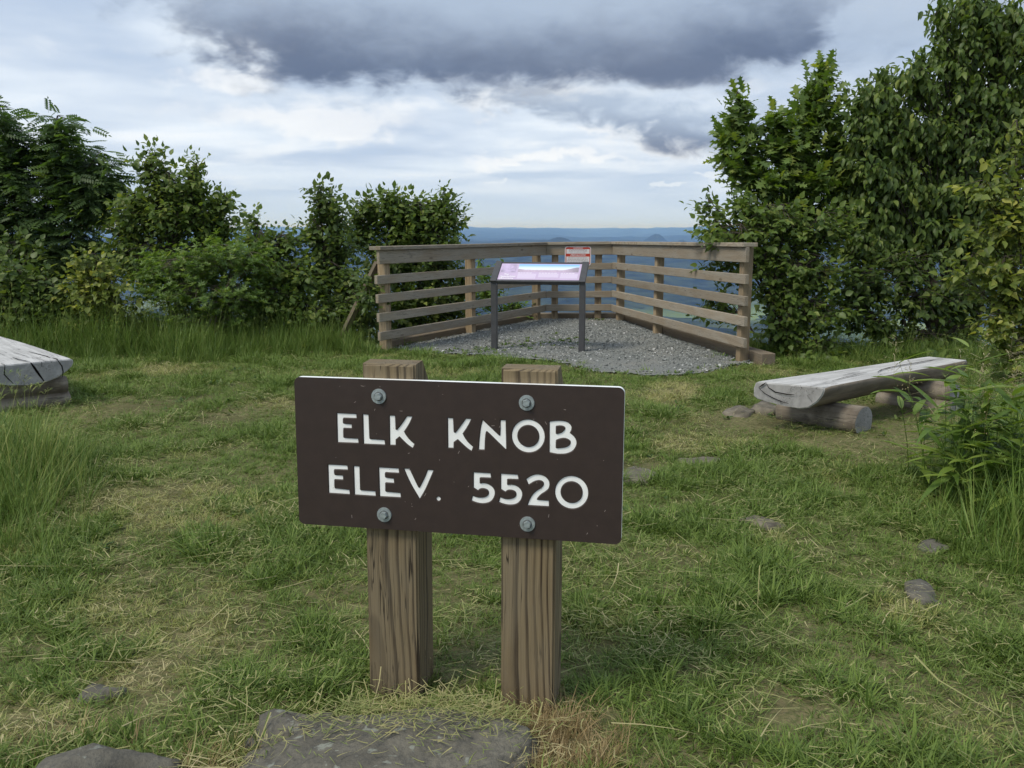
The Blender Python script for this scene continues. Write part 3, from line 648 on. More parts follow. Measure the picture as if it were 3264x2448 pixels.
for bx, bz in ((-0.2109, 0.1655), (0.1996, 0.1625), (-0.2019, -0.1696), (0.2038, -0.1708)):
    def disc(name, r0, r1, ya, yb, seg, mat, par):
        bm = bmesh.new(); bmesh.ops.create_cone(bm, cap_ends=True, segments=seg, radius1=r0, radius2=r1, depth=abs(yb - ya), matrix=Matrix.Rotation(R(90), 4, 'X'))
        o = link(name, bm_mesh(bm, name), mat, par); return o
    wsh = disc('washer', 0.0212, 0.0206, 0, 0.003, 32, M['galv'], sg); wsh.location = (bx, -0.0016, SBZ + bz)
    o = disc('flange', 0.0130, 0.0122, 0, 0.002, 20, M['grime'], wsh); o.location = (0, -0.0026, 0)
    o = disc('bolt_head', 0.0112, 0.0095, 0, 0.0085, 6, M['galv'], wsh); o.location = (0, -0.0078, 0); o.rotation_euler = (0, R(random.uniform(0, 60)), 0)

# ================================================================== LOG BENCHES
def weather_wood(name, a_, b_, d_, sx=1.5, sy=26.0):
    m, T, b = new_mat(name); tc = T.node('ShaderNodeTexCoord'); P = tc.outputs['Object']
    x, y, z = T.xyz(P)
    n1 = T.noise(T.cxyz(T.m('MULTIPLY', x, sx), T.m('MULTIPLY', y, sy), T.m('MULTIPLY', z, sy)), 1.0, 6.0, 0.65, 0.3)
    n2 = T.noise(P, 5.0, 5.0, 0.6)
    cc = T.mix(T.ss(n1, 0.33, 0.66), a_, b_); cc = T.mix(T.ss(n2, 0.48, 0.68, 0.0, 0.6), cc, d_)
    ck = T.noise(T.cxyz(T.m('MULTIPLY', x, 1.1), T.m('MULTIPLY', y, 42.0), T.m('MULTIPLY', z, 42.0)), 1.0, 2.0, 0.5, 0.4)
    ckm = T.m('MULTIPLY', T.ss(T.m('ABSOLUTE', T.m('SUBTRACT', ck, 0.5)), 0.003, 0.012, 1.0, 0.0), T.ss(n2, 0.45, 0.6))
    cc = T.mix(T.m('MULTIPLY', ckm, 0.8), cc, (0.03, 0.027, 0.024))
    T.link(cc, b.inputs['Base Color']); b.inputs['Roughness'].default_value = 0.8; b.inputs['Specular IOR Level'].default_value = 0.3
    bp = T.node('ShaderNodeBump'); bp.inputs['Strength'].default_value = 0.5; bp.inputs['Distance'].default_value = 0.006; T.link(T.m('SUBTRACT', n1, ckm), bp.inputs['Height']); T.link(bp.outputs[0], b.inputs['Normal'])
    return m
M['bench_top'] = weather_wood('bench_silver_top', (0.36, 0.355, 0.345), (0.56, 0.555, 0.545), (0.42, 0.41, 0.40), 1.2, 14)
M['bench_side'] = weather_wood('bench_debarked_side', (0.12, 0.10, 0.075), (0.24, 0.20, 0.155), (0.10, 0.09, 0.07), 1.2, 12)
M['bench_end'] = weather_wood('bench_end_grain', (0.25, 0.245, 0.24), (0.38, 0.37, 0.365), (0.22, 0.215, 0.21), 30, 7)
M['log_side'] = weather_wood('support_log_side', (0.14, 0.115, 0.088), (0.31, 0.27, 0.215), (0.085, 0.066, 0.05), 1.0, 9)
M['crack'] = plain('crack_dark', (0.012, 0.010, 0.009), 1.0, spec=0.0)
def slab(parent, near, axis_deg, length, w0, w1, top_z, thick, flip=False, skew=0.0, wander=0.02, seed=1):
    """half-log seat: local x along the length (0 = near end), y across, z=0 at the flat top."""
    prof = [(-0.5, 0.0), (0.5, 0.0), (0.515, -0.18), (0.49, -0.40), (0.42, -0.66), (0.30, -0.90), (0.16, -1.0), (-0.06, -0.99), (-0.28, -0.93), (-0.46, -0.84), (-0.53, -0.66), (-0.535, -0.3)]
    if flip: prof = [(-y, z) for y, z in prof][::-1]
    r_ = np.random.default_rng(seed); ns = 22; bm = bmesh.new(); rings = []
    for i in range(ns + 1):
        t = i / ns; wdt = (w0 + (w1 - w0) * t) * (1 + 0.03 * math.sin(t * 7 + seed)); dyy = wander * math.sin(t * 3.1 + seed)
        rg = []
        for k, (y, z) in enumerate(prof):
            th = thick * (1 + 0.07 * math.sin(t * 5 + k + seed) * (z < -0.1))
            rg.append(bm.verts.new((t * length + skew * y * wdt * (1 - 0.6 * t), y * wdt + dyy, z * th - (0.012 * abs(y) if z == 0 else 0))))
        rings.append(rg)
    K_ = len(prof)
    it = [i for i, (y, z) in enumerate(prof) if z == 0.0]
    for i in range(ns):
        for k in range(K_):
            f = bm.faces.new((rings[i][k], rings[i + 1][k], rings[i + 1][(k + 1) % K_], rings[i][(k + 1) % K_]))
            f.material_index = 0 if (k in it and (k + 1) % K_ in it) else 1
            f.smooth = f.material_index == 1
    for rg in (rings[0], rings[-1][::-1]):
        f = bm.faces.new(rg); f.material_index = 2
    top_edges = [e for e in bm.edges if len(e.link_faces) == 2 and len({f.material_index for f in e.link_faces}) == 2]
    bmesh.ops.bevel(bm, geom=top_edges, offset=0.007, segments=2, affect='EDGES')
    me = bm_mesh(bm, 'seat_slab'); 
    for k_ in ('bench_top', 'bench_side', 'bench_end'): me.materials.append(M[k_])
    o = link('seat_slab', me, None, parent)
    o.matrix_local = parent.matrix_basis.inverted() @ (Matrix.Translation((near[0], near[1], top_z)) @ Matrix.Rotation(R(axis_deg), 4, 'Z'))
    return o
def ribbon(parent, pts, wid, nrm, name='crack'):
    """a thin open check in the wood, following pts on a face with normal nrm."""
    nrm = Vector(nrm); v, f = [], []
    for i, p in enumerate(pts):
        p = Vector(p); a = Vector(pts[max(i - 1, 0)]); c2 = Vector(pts[min(i + 1, len(pts) - 1)]); d = (c2 - a).normalized(); s = d.cross(nrm).normalized()
        ww = wid * (0.15 + 0.85 * math.sin(math.pi * min(max((i + 0.35) / (len(pts) - 0.3), 0), 1))); v += [p + s * ww / 2, p - s * ww / 2]
    for i in range(len(pts) - 1): f.append((2 * i, 2 * i + 1, 2 * i + 3, 2 * i + 2))
    return link(name, pymesh(name, v, f), M['crack'], parent)
def log(parent, p0, p1, r0, name='support_log', flat=None, seed=0):
    p0, p1 = Vector(p0), Vector(p1); L = (p1 - p0).length; bm = bmesh.new(); ns, K_ = 10, 22; rings = []; r_ = random.Random(seed); ph = [r_.uniform(0, 6.28) for _ in range(4)]
    for i in range(ns + 1):
        x = -L / 2 + L * i / ns; rg = []
        for k in range(K_):
            a = 2 * math.pi * k / K_; rr = r0 * (1 + 0.035 * math.sin(2 * a + ph[0]) + 0.03 * math.sin(3 * a + ph[1] + x * 4) + 0.02 * math.sin(7 * a + ph[2] + x * 9))
            z = rr * math.sin(a)
            if flat is not None: z = min(z, flat)
            rg.append(bm.verts.new((x, rr * math.cos(a), z)))
        rings.append(rg)
    for i in range(ns):
        for k in range(K_): f = bm.faces.new((rings[i][k], rings[i + 1][k], rings[i + 1][(k + 1) % K_], rings[i][(k + 1) % K_])); f.smooth = True
    for rg in (rings[0], rings[-1]): f = bm.faces.new(rg); f.material_index = 1
    me = bm_mesh(bm, name); me.materials.append(M['log_side']); me.materials.append(M['bench_end'])
    o = link(name, me, None, parent); o.matrix_local = parent.matrix_basis.inverted() @ frame_m(p0, p1)
    return o
# right bench, running away to the right
b1 = empty('log_bench', (2.4, 6.0, 0.0)); b1.matrix_basis = Matrix.Translation((2.4, 6.0, 0.0))
tag(b1, 'split-log bench on single round log and stacked logs beside leafy weed clump', 'bench', )
s1_ = slab(b1, (1.755, 5.47), 37.5, 1.93, 0.375, 0.27, 0.305, 0.150, flip=True, skew=-0.42, seed=2)
ribbon(s1_, [(0.02, 0.155, 0.0012), (0.12, 0.145, 0.0012)], 0.004, (0, 0, 1))
ribbon(s1_, [(0.86, -0.075, 0.0014), (0.98, -0.035, 0.0014), (1.12, -0.015, 0.0014), (1.3, -0.01, 0.0014), (1.5, -0.015, 0.0014), (1.72, -0.012, 0.0014), (1.86, -0.02, 0.0014)], 0.016, (0, 0, 1))
ribbon(s1_, [(0.30, -0.09, 0.0014), (0.48, -0.06, 0.0014), (0.66, -0.04, 0.0014), (0.80, -0.035, 0.0014)], 0.009, (0, 0, 1))
ribbon(s1_, [(0.55, -0.01, 0.0014), (0.70, 0.012, 0.0014), (0.80, 0.016, 0.0014)], 0.007, (0, 0, 1))
def endp(y, z, w_=0.375, sk=-0.42): return (sk * y - 0.0015, y, z)
for pts, wd in (([(0.187, -0.040), (0.165, -0.02), (0.145, -0.004)], 0.009), ([(0.145, -0.004), (0.13, -0.035), (0.09, -0.06), (0.02, -0.068), (-0.02, -0.066)], 0.008), ([(0.187, -0.042), (0.15, -0.075), (0.10, -0.10), (0.05, -0.118), (0.01, -0.125)], 0.007), ([(-0.05, -0.004), (-0.06, -0.022)], 0.004), ([(-0.09, -0.06), (-0.12, -0.10)], 0.003), ([(0.06, -0.10), (0.055, -0.135)], 0.003), ([(0.0, -0.02), (0.005, -0.045)], 0.003)):
    ribbon(s1_, [endp(y, z) for y, z in pts], wd, (-1, 0.3, 0))
log(b1, (1.86, 5.93, 0.055), (2.23, 5.48, 0.060), 0.100, seed=3, flat=0.094)
log(b1, (2.79, 6.53, 0.125), (3.12, 6.13, 0.125), 0.078, seed=5, flat=0.07, name='upper_support_log')
log(b1, (2.78, 6.55, 0.005), (3.13, 6.12, 0.005), 0.085, seed=6, flat=0.07, name='lower_support_log')
# left bench, mostly out of frame, running away to the left
b2 = empty('log_bench', (-4.0, 7.2, 0.0)); b2.matrix_basis = Matrix.Translation((-4.0, 7.2, 0.0))
tag(b2, 'broad split-log bench with deep cracks above tall unmown grass', 'bench')
ax2 = 132.0
s2_ = slab(b2, (-3.375, 6.135), ax2, 2.05, 0.56, 0.44, 0.345, 0.152, flip=True, wander=0.0, seed=4)
for pts, wd in (([(0.0, 0.0), (0.10, 0.012), (0.2, 0.03), (0.34, 0.035)], 0.012), ([(0.0, -0.175), (0.06, -0.185), (0.14, -0.18)], 0.012), ([(0.15, -0.165), (0.25, -0.17), (0.42, -0.155), (0.62, -0.14)], 0.010), ([(0.0, 0.16), (0.08, 0.165)], 0.008), ([(0.3, -0.06), (0.45, -0.05), (0.6, -0.03)], 0.005), ([(0.5, 0.05), (0.75, 0.06), (1.0, 0.05)], 0.006)):
    ribbon(s2_, [(x, y, 0.0014 - 0.012 * abs(y) / 0.56) for x, y in pts], wd, (0, 0, 1))
for pts, wd in (([(0.0, -0.003), (-0.02, -0.04), (-0.045, -0.09), (-0.075, -0.145)], 0.016), ([(-0.175, -0.004), (-0.20, -0.05), (-0.205, -0.09), (-0.195, -0.13)], 0.009), ([(0.16, -0.004), (0.17, -0.07), (0.15, -0.10), (0.12, -0.14)], 0.008), ([(-0.07, -0.004), (-0.07, -0.04)], 0.004)):
    ribbon(s2_, [(-0.0015, y, z) for y, z in pts], wd, (-1, 0, 0))
def b2p(x, y, z):
    a = R(ax2); return (-3.375 + x * math.cos(a) - y * math.sin(a), 6.135 + x * math.sin(a) + y * math.cos(a), z)
log(b2, b2p(0.17, -0.26, 0.138), b2p(0.17, 0.30, 0.138), 0.068, seed=8, flat=0.058, name='upper_support_log')
log(b2, b2p(0.17, -0.27, 0.02), b2p(0.17, 0.31, 0.02), 0.074, seed=9, flat=0.064, name='lower_support_log')
log(b2, b2p(1.65, -0.22, 0.138), b2p(1.65, 0.25, 0.138), 0.068, seed=10, flat=0.058, name='upper_support_log')
log(b2, b2p(1.65, -0.23, 0.02), b2p(1.65, 0.26, 0.02), 0.074, seed=11, flat=0.064, name='lower_support_log')

# ================================================================== ROCKS
from mathutils import noise as mnoise
m, T, b = new_mat('lichened_rock')
tcn = T.node('ShaderNodeTexCoord'); P = tcn.outputs['Object']
n1_ = T.noise(P, 6.0, 8.0, 0.7); n2_ = T.noise(P, 45.0, 5.0, 0.7); n3_ = T.noise(T.vm('ADD', P, (4, 4, 4)), 26.0, 3.0, 0.5, 0.5)
rc = T.mix(T.ss(n1_, 0.3, 0.7), (0.082, 0.076, 0.060), (0.175, 0.162, 0.128)); rc = T.mix(T.ss(n2_, 0.4, 0.7, 0.0, 0.6), rc, (0.045, 0.045, 0.042))
rc = T.mix(T.ss(n3_, 0.60, 0.68, 0.0, 0.75), rc, (0.25, 0.265, 0.225))
T.link(rc, b.inputs['Base Color']); b.inputs['Roughness'].default_value = 0.92
bp = T.node('ShaderNodeBump'); bp.inputs['Strength'].default_value = 0.7; bp.inputs['Distance'].default_value = 0.01; T.link(T.m('ADD', n2_, n1_), bp.inputs['Height']); T.link(bp.outputs[0], b.inputs['Normal'])
M['rock'] = m
M['rock_warm'] = plain('warm_field_stone', (0.135, 0.118, 0.090), 0.9, var=0.4, vscale=14, bump=0.6, bscale=60)
ROCKS = []
def rock(label, cx, cy, rx, ry, rz, lift, seed, mat='rock', rotz=0.0, sub=4, rough=0.36, box=0.55, name='rock'):
    bm = bmesh.new(); bmesh.ops.create_icosphere(bm, subdivisions=sub, radius=1.0); off = Vector((seed * 7.1, seed * 3.3, seed * 1.7))
    for v in bm.verts:
        p = v.co.copy(); q = Vector([math.copysign(abs(t) ** box, t) for t in p]); p = p.lerp(q / max(q.length, 1e-6) * min(q.length, 1.35), 0.8)
        n = mnoise.fractal(p * 1.1 + off, 1.0, 2.0, 4) + 0.35 * mnoise.noise(p * 0.8 + off)
        p = p * (1 + rough * n); v.co = (p.x * rx, p.y * ry, p.z * rz)
    o = link(name, bm_mesh(bm, name, True), M[mat]); gz = float(ground_h(cx, cy)); o.location = (cx, cy, gz + lift); o.rotation_euler = (0, 0, rotz)
    tag(o, label, 'rock'); ROCKS.append((cx, cy, rx, ry, rotz)); return o
def gpt(px2, py2, z=0.0):
    """where the line of sight through a pixel of the 2212-wide view meets height z."""
    d = at2(px2, py2, 1.0) - Vector((0, 0, CAM_H)); t = (z - CAM_H) / d.z; return d.x * t, d.y * t
rock('large flat grey boulder in front of the sign posts', -0.325, 2.02, 0.36, 0.215, 0.105, -0.026, 3.0, sub=5, rough=0.20, box=0.5)
rock('grey boulder end buried at the large flat boulder\'s left corner, under cut straw', -0.60, 2.16, 0.12, 0.07, 0.06, -0.015, 5.0)
rock('dark lichen-speckled rock low in the brown grass left of the large boulder', -1.02, 1.88, 0.20, 0.10, 0.095, -0.005, 7.0, rotz=0.2)
for lab, px2, py2, rx, ry, rz, lift, sd2, mt in (
    ('rounded grey rock rising from the lawn beside a dry straw patch', 1995, 1268, 0.085, 0.06, 0.06, 0.006, 11, 'rock'),
    ('flat grey stone at the foot of the leafy weed clump', 2015, 1168, 0.075, 0.05, 0.035, 0.004, 13, 'rock'),
    ('brownish half-buried stone in the lawn with dry grass on it', 1648, 1116, 0.10, 0.07, 0.045, 0.006, 15, 'rock_warm'),
    ('flat bare stone slab in the lawn just right of the sign board', 1376, 1022, 0.14, 0.09, 0.03, 0.006, 17, 'rock_warm'),
    ('thin flat stone in the lawn between sign and right bench', 1522, 990, 0.16, 0.09, 0.028, 0.004, 19, 'rock_warm'),
    ('tan fieldstone against the single bench log', 1655, 898, 0.125, 0.09, 0.085, 0.02, 21, 'rock_warm'),
    ('tan fieldstone at the outer side of its twin by the bench log', 1600, 900, 0.13, 0.10, 0.070, 0.015, 23, 'rock_warm'),
    ('small dark grey rock beside dry grass left of the posts', 218, 1478, 0.060, 0.045, 0.045, 0.004, 25, 'rock')):
    cx, cy = gpt(px2, py2, -0.03); rock(lab, cx, cy, rx, ry, rz, lift - 0.6 * rz, sd2, mt, rotz=sd2, sub=3)

# ================================================================== SCATTERED STUFF (grass, gravel): points with instanced tufts
def scatter(name, pts, rot, scl, idx, dry, templates, label=None, cat=None):
    me = bpy.data.meshes.new(name); pts = np.asarray(pts, np.float32); n = len(pts)
    me.vertices.add(n); me.vertices.foreach_set('co', pts.ravel())
    for nm, typ, arr, key in (('rot', 'FLOAT_VECTOR', rot, 'vector'), ('scl', 'FLOAT_VECTOR', scl, 'vector'), ('idx', 'INT', idx, 'value'), ('dry', 'FLOAT', dry, 'value')):
        a = me.attributes.new(nm, typ, 'POINT'); a.data.foreach_set(key, np.ascontiguousarray(arr, dtype=np.int32 if typ == 'INT' else np.float32).ravel())
    o = bpy.data.objects.new(name, me); col.objects.link(o)
    ng = bpy.data.node_groups.new(name + '_scatter', 'GeometryNodeTree')
    ng.interface.new_socket('Geometry', in_out='INPUT', socket_type='NodeSocketGeometry'); ng.interface.new_socket('Geometry', in_out='OUTPUT', socket_type='NodeSocketGeometry')
    N, L = ng.nodes, ng.links; gi = N.new('NodeGroupInput'); go = N.new('NodeGroupOutput'); jn = N.new('GeometryNodeJoinGeometry')
    def attr(nm, typ):
        a = N.new('GeometryNodeInputNamedAttribute'); a.data_type = typ; a.inputs['Name'].default_value = nm; return a.outputs['Attribute']
    ra, sa, ia = attr('rot', 'FLOAT_VECTOR'), attr('scl', 'FLOAT_VECTOR'), attr('idx', 'INT')
    e2r = N.new('FunctionNodeEulerToRotation'); L.new(ra, e2r.inputs[0])
    for k, tm in enumerate(templates):
        oi = N.new('GeometryNodeObjectInfo'); oi.inputs['Object'].default_value = tm; oi.inputs['As Instance'].default_value = True
        cp = N.new('FunctionNodeCompare'); cp.data_type = 'INT'; cp.operation = 'EQUAL'; L.new(ia, cp.inputs[2]); cp.inputs[3].default_value = k
        ip_ = N.new('GeometryNodeInstanceOnPoints'); L.new(gi.outputs[0], ip_.inputs['Points']); L.new(cp.outputs[0], ip_.inputs['Selection']); L.new(oi.outputs['Geometry'], ip_.inputs['Instance'])
        L.new(e2r.outputs[0], ip_.inputs['Rotation']); L.new(sa, ip_.inputs['Scale']); L.new(ip_.outputs[0], jn.inputs[0])
    L.new(jn.outputs[0], go.inputs[0])
    md = o.modifiers.new('scatter', 'NODES'); md.node_group = ng
    tag(o, label, cat, kind='stuff'); return o
def template(name, me, mat):
    me.materials.append(mat); return bpy.data.objects.new(name, me)      # never linked to the scene: only a shape to scatter
def strips(name, paths, widths, tints, side=None):
    """paths: list of (k,3) arrays; flat tapering ribbons."""
    V, F, S, Tn = [], [], [], []; base = 0
    for p, wd, tn in zip(paths, widths, tints):
        p = np.asarray(p); k = len(p); d = np.gradient(p, axis=0); s = np.cross(d, [0, 0, 1.0]); nn = np.linalg.norm(s, axis=1, keepdims=True); s = np.where(nn > 1e-9, s / np.maximum(nn, 1e-9), [1.0, 0, 0])
        ww = wd * (1 - (np.arange(k) / (k - 1)) ** 1.6) if np.isscalar(wd) else wd
        for i in range(k - 1): V += [p[i] - s[i] * ww[i] / 2, p[i] + s[i] * ww[i] / 2]
        V.append(p[-1])
        for i in range(k - 2): F += [base + 2 * i, base + 2 * i + 1, base + 2 * i + 3, base + 2 * i + 2]; S.append(4)
        F += [base + 2 * (k - 2), base + 2 * (k - 2) + 1, base + 2 * (k - 1)]; S.append(3)
        cnt = 2 * (k - 1) + 1; Tn += [tn] * cnt; base += cnt
    me = npmesh(name, np.array(V), F, S); a = me.attributes.new('tint', 'FLOAT', 'POINT'); a.data.foreach_set('value', np.array(Tn, np.float32)); return me
def blade(x, y, h, az_, lean, curl, k=4):
    t = np.linspace(0, 1, k); th = lean + curl * t; dx_ = np.cumsum(np.r_[0, np.sin(th[1:])]) * h / (k - 1); dz_ = np.cumsum(np.r_[0, np.cos(th[1:])]) * h / (k - 1)
    return np.stack([x + dx_ * math.cos(az_), y + dx_ * math.sin(az_), dz_], -1)
def tuft(name, n, rad_, h0, h1, wd, lean, curl, seed, mat, dryf=0.15):
    r = np.random.default_rng(seed); ps, ws_, ts = [], [], []
    for i in range(n):
        a = r.uniform(0, 6.283); q = rad_ * math.sqrt(r.random()); ps.append(blade(q * math.cos(a), q * math.sin(a), r.uniform(h0, h1), a + r.normal(0, 0.7), abs(r.normal(lean, 0.25)), r.uniform(0.2, 1.0) * curl))
        ws_.append(wd * r.uniform(0.6, 1.3)); ts.append(r.random() * 0.6 if r.random() > dryf else r.uniform(0.75, 1.0))
    return template(name, strips(name, ps, ws_, ts), mat)
def grass_mat(name, green0, green1, yellow, straw, trans=0.3):
    m, T, b = new_mat(name)
    a1 = T.node('ShaderNodeAttribute', attribute_name='tint'); a2 = T.node('ShaderNodeAttribute', attribute_name='dry', attribute_type='INSTANCER')
    t = a1.outputs['Fac']; d = a2.outputs['Fac']
    c1 = T.mix(T.ss(t, 0.0, 0.6), green0, green1)
    k = T.m('ADD', d, T.m('MULTIPLY', T.m('SUBTRACT', t, 0.35), 0.55))
    c1 = T.mix(T.ss(k, 0.25, 0.55), c1, yellow); c1 = T.mix(T.ss(k, 0.55, 0.85), c1, straw)
    T.link(c1, b.inputs['Base Color']); b.inputs['Roughness'].default_value = 0.55; b.inputs['Specular IOR Level'].default_value = 0.35
    tr = T.node('ShaderNodeBsdfTranslucent'); T.link(c1, tr.inputs[0]); mx = T.node('ShaderNodeMixShader'); mx.inputs[0].default_value = trans
    T.link(b.outputs[0], mx.inputs[1]); T.link(tr.outputs[0], mx.inputs[2]); T.link(mx.outputs[0], T.n['Material Output'].inputs[0]); return m
M['grass'] = grass_mat('lawn_grass', (0.092, 0.155, 0.026), (0.185, 0.265, 0.052), (0.34, 0.355, 0.11), (0.50, 0.44, 0.22))
M['tallgrass'] = grass_mat('tall_grass', (0.090, 0.165, 0.028), (0.19, 0.275, 0.055), (0.31, 0.33, 0.10), (0.44, 0.40, 0.2))
M['straw'] = grass_mat('cut_straw', (0.20, 0.25, 0.075), (0.31, 0.33, 0.12), (0.42, 0.39, 0.17), (0.52, 0.46, 0.25))
M['dead'] = grass_mat('dead_grass', (0.22, 0.16, 0.075), (0.32, 0.24, 0.11), (0.38, 0.28, 0.14), (0.46, 0.36, 0.19))

def in_view(n, y0, y1, dens, margin=0.9):
    """random ground points in the wedge in front of the viewer, dens(y) per square metre."""
    dmax = float(np.max(dens(np.linspace(y0, y1, 50)))); X1 = 0.66 * y1 + margin; A = 2 * X1 * (y1 - y0)
    k = int(A * dmax); x = rng.uniform(-X1, X1, k); y = rng.uniform(y0, y1, k)
    ok = (np.abs(x) < 0.66 * y + margin) & (rng.random(k) < dens(y) / dmax); return x[ok], y[ok]
def near_rock(x, y, grow=0.78):
    m_ = np.zeros(len(x), bool)
    for cx, cy, rx, ry, rz in ROCKS:
        c_, s_ = math.cos(-rz), math.sin(-rz); u_ = ((x - cx) * c_ - (y - cy) * s_) / (rx * grow); v_ = ((x - cx) * s_ + (y - cy) * c_) / (ry * grow); m_ |= u_ * u_ + v_ * v_ < 1
    return m_
SPOT_DRY = [(1230, 1580, 0.13, 0.9), (1150, 1650, 0.12, 0.8), (1960, 1318, 0.16, 0.8), (310, 1448, 0.13, 0.7), (1640, 1150, 0.18, 0.5), (60, 1590, 0.18, 0.6), (520, 1650, 0.16, 0.6), (840, 1505, 0.15, 0.45), (700, 1290, 0.3, 0.2), (1330, 1330, 0.22, 0.3), (1480, 870, 0.4, 0.25), (2080, 1560, 0.25, 0.35)]
SPOT_BARE = [(330, 885, 0.45), (480, 905, 0.3), (1735, 1535, 0.14), (1620, 915, 0.25), (330, 1510, 0.09), (1990, 900, 0.3), (1385, 1010, 0.16)]
def maps(x, y):
    dry = 0.03 + 0.52 * sstep(0.47, 0.76, fbm(x * 1.7 + 5, y * 1.7 + 2, 4)) + 0.25 * (fbm(x * 7 + 50, y * 7, 2) - 0.5); bare = np.zeros(len(x))
    for px2, py2, s, a in SPOT_DRY:
        cx, cy = gpt(px2, py2, -0.04); dry = dry + a * np.exp(-((x - cx) ** 2 + (y - cy) ** 2) / (s * s))
    for px2, py2, s in SPOT_BARE:
        cx, cy = gpt(px2, py2, -0.04); bare = np.maximum(bare, np.exp(-((x - cx) ** 2 + (y - cy) ** 2) / (s * s)))
    bare = np.maximum(bare, 0.35 * sstep(0.64, 0.82, fbm(x * 2.3 + 90, y * 2.3 + 33, 3)))
    return np.clip(dry, 0, 1.1), bare
# ---- lawn
x, y = in_view(0, 1.25, 10.6, lambda y: 1750 * np.clip(4.2 / np.maximum(y, 0.1), 0.33, 1.0))
dry, bare = maps(x, y)
padd = sdist(x, y, PAD) + 0.35 * (fbm(x * 3, y * 3, 3) - 0.5)
ok = (padd > 0.02 + 0.08 * rng.random(len(x)) - 0.35 * (rng.random(len(x)) < 0.04)) & (~near_rock(x, y)) & (sdist(x, y, EDGE) < 0.6) & (rng.random(len(x)) > bare * 0.85)
x, y, dry, bare = x[ok], y[ok], dry[ok], bare[ok]; n = len(x)
clump = sstep(0.42, 0.74, fbm(x * 3.1 + 11, y * 3.1 + 77, 3))
s = (0.62 + 0.52 * clump) * rng.uniform(0.7, 1.25, n) * (1 - 0.45 * bare) * (1 - 0.25 * np.clip(dry, 0, 1)) * (1 + 0.30 * sstep(4, 9, y))
TL = [tuft('tuft', 22, 0.034, 0.035, 0.085, 0.0048, 0.75, 1.2, 100 + k, M['grass'], 0.14) for k in range(5)] + [tuft('tuft', 18, 0.038, 0.03, 0.07, 0.0042, 1.05, 0.9, 120 + k, M['grass'], 0.30) for k in range(4)] + [tuft('tuft', 15, 0.022, 0.06, 0.12, 0.0054, 0.45, 1.3, 130 + k, M['grass'], 0.08) for k in range(3)]
bc = sstep(1.25, 0.7, np.hypot((x - 2.35) / 1.0, (y - 5.75) / 0.75)); s = s * (1 - 0.55 * bc)
idx = np.where(rng.random(n) < 0.5, rng.integers(0, 5, n), rng.integers(5, 9, n)); clump = clump * (1 - bc); idx = np.where((clump > 0.55) & (dry < 0.5) & (rng.random(n) < 0.22), rng.integers(9, 12, n), idx)
rot = np.c_[rng.normal(0, 0.22, n), rng.normal(0, 0.22, n), rng.uniform(0, 6.283, n)]
scatter('lawn_grass', np.c_[x, y, ground_h(x, y) - 0.004], rot, np.c_[s, s, s * rng.uniform(0.7, 1.15, n)], idx, dry - 0.30 * clump, TL, 'short mown green and yellowing lawn grass on the knob', 'grass')
# ---- cut straw lying on the lawn
def straw_t(seed, n_, l0, l1, spread, w_):
    r = np.random.default_rng(seed); ps, ws_, ts = [], [], []
    for i in range(n_):
        a = r.uniform(0, 6.283); l = r.uniform(l0, l1); cx, cy = r.normal(0, spread, 2); b_ = r.normal(0, 0.25); t = np.linspace(-0.5, 0.5, 4); zz = r.uniform(0.0, 0.02)
        bend = b_ * (t ** 2 - 0.25) * l
        ps.append(np.stack([cx + t * l * math.cos(a) - bend * math.sin(a), cy + t * l * math.sin(a) + bend * math.cos(a), zz + 0.10 * l * r.normal(0, 1) * t], -1)); ws_.append(w_ * r.uniform(0.6, 1.3)); ts.append(r.random())
    return template('straw', strips('straw', ps, ws_, ts), M['straw'])
TS = [straw_t(200 + k, 9, 0.02, 0.07, 0.05, 0.0030) for k in range(4)] + [straw_t(210 + k, 2, 0.12, 0.24, 0.05, 0.0032) for k in range(4)] + [straw_t(220 + k, 1, 0.30, 0.48, 0.0, 0.0042) for k in range(3)]
x, y = in_view(0, 1.3, 9.5, lambda y: 330 * np.clip(3.5 / np.maximum(y, 0.1), 0.25, 1.0))
dry, bare = maps(x, y); pat = sstep(0.40, 0.66, fbm(x * 2.6 + 200, y * 2.6 + 100, 3))
ok = (rng.random(len(x)) < 0.12 + 0.62 * pat + 0.3 * dry) & (sdist(x, y, PAD) > 0.0) & (sdist(x, y, EDGE) < 0)
onrock = near_rock(x, y, 0.9); ok &= (~onrock)
x, y, dry = x[ok], y[ok], dry[ok]; n = len(x); u_ = rng.random(n); idx = np.where(u_ < 0.80, rng.integers(0, 4, n), np.where(u_ < 0.985, rng.integers(4, 8, n), rng.integers(8, 11, n)))
z = ground_h(x, y) + rng.uniform(0.012, 0.045, n) + np.where(idx >= 8, 0.02, 0)
scatter('grass_clippings', np.c_[x, y, z], np.c_[rng.normal(0, 0.12, n), rng.normal(0, 0.12, n), rng.uniform(0, 6.283, n)], np.ones((n, 3)) * rng.uniform(0.8, 1.25, (n, 1)), idx, np.clip(dry * 0.5 + rng.uniform(-0.1, 0.55, n), 0, 1), TS, 'dry straw and cut grass clippings lying over the lawn', 'grass clippings')
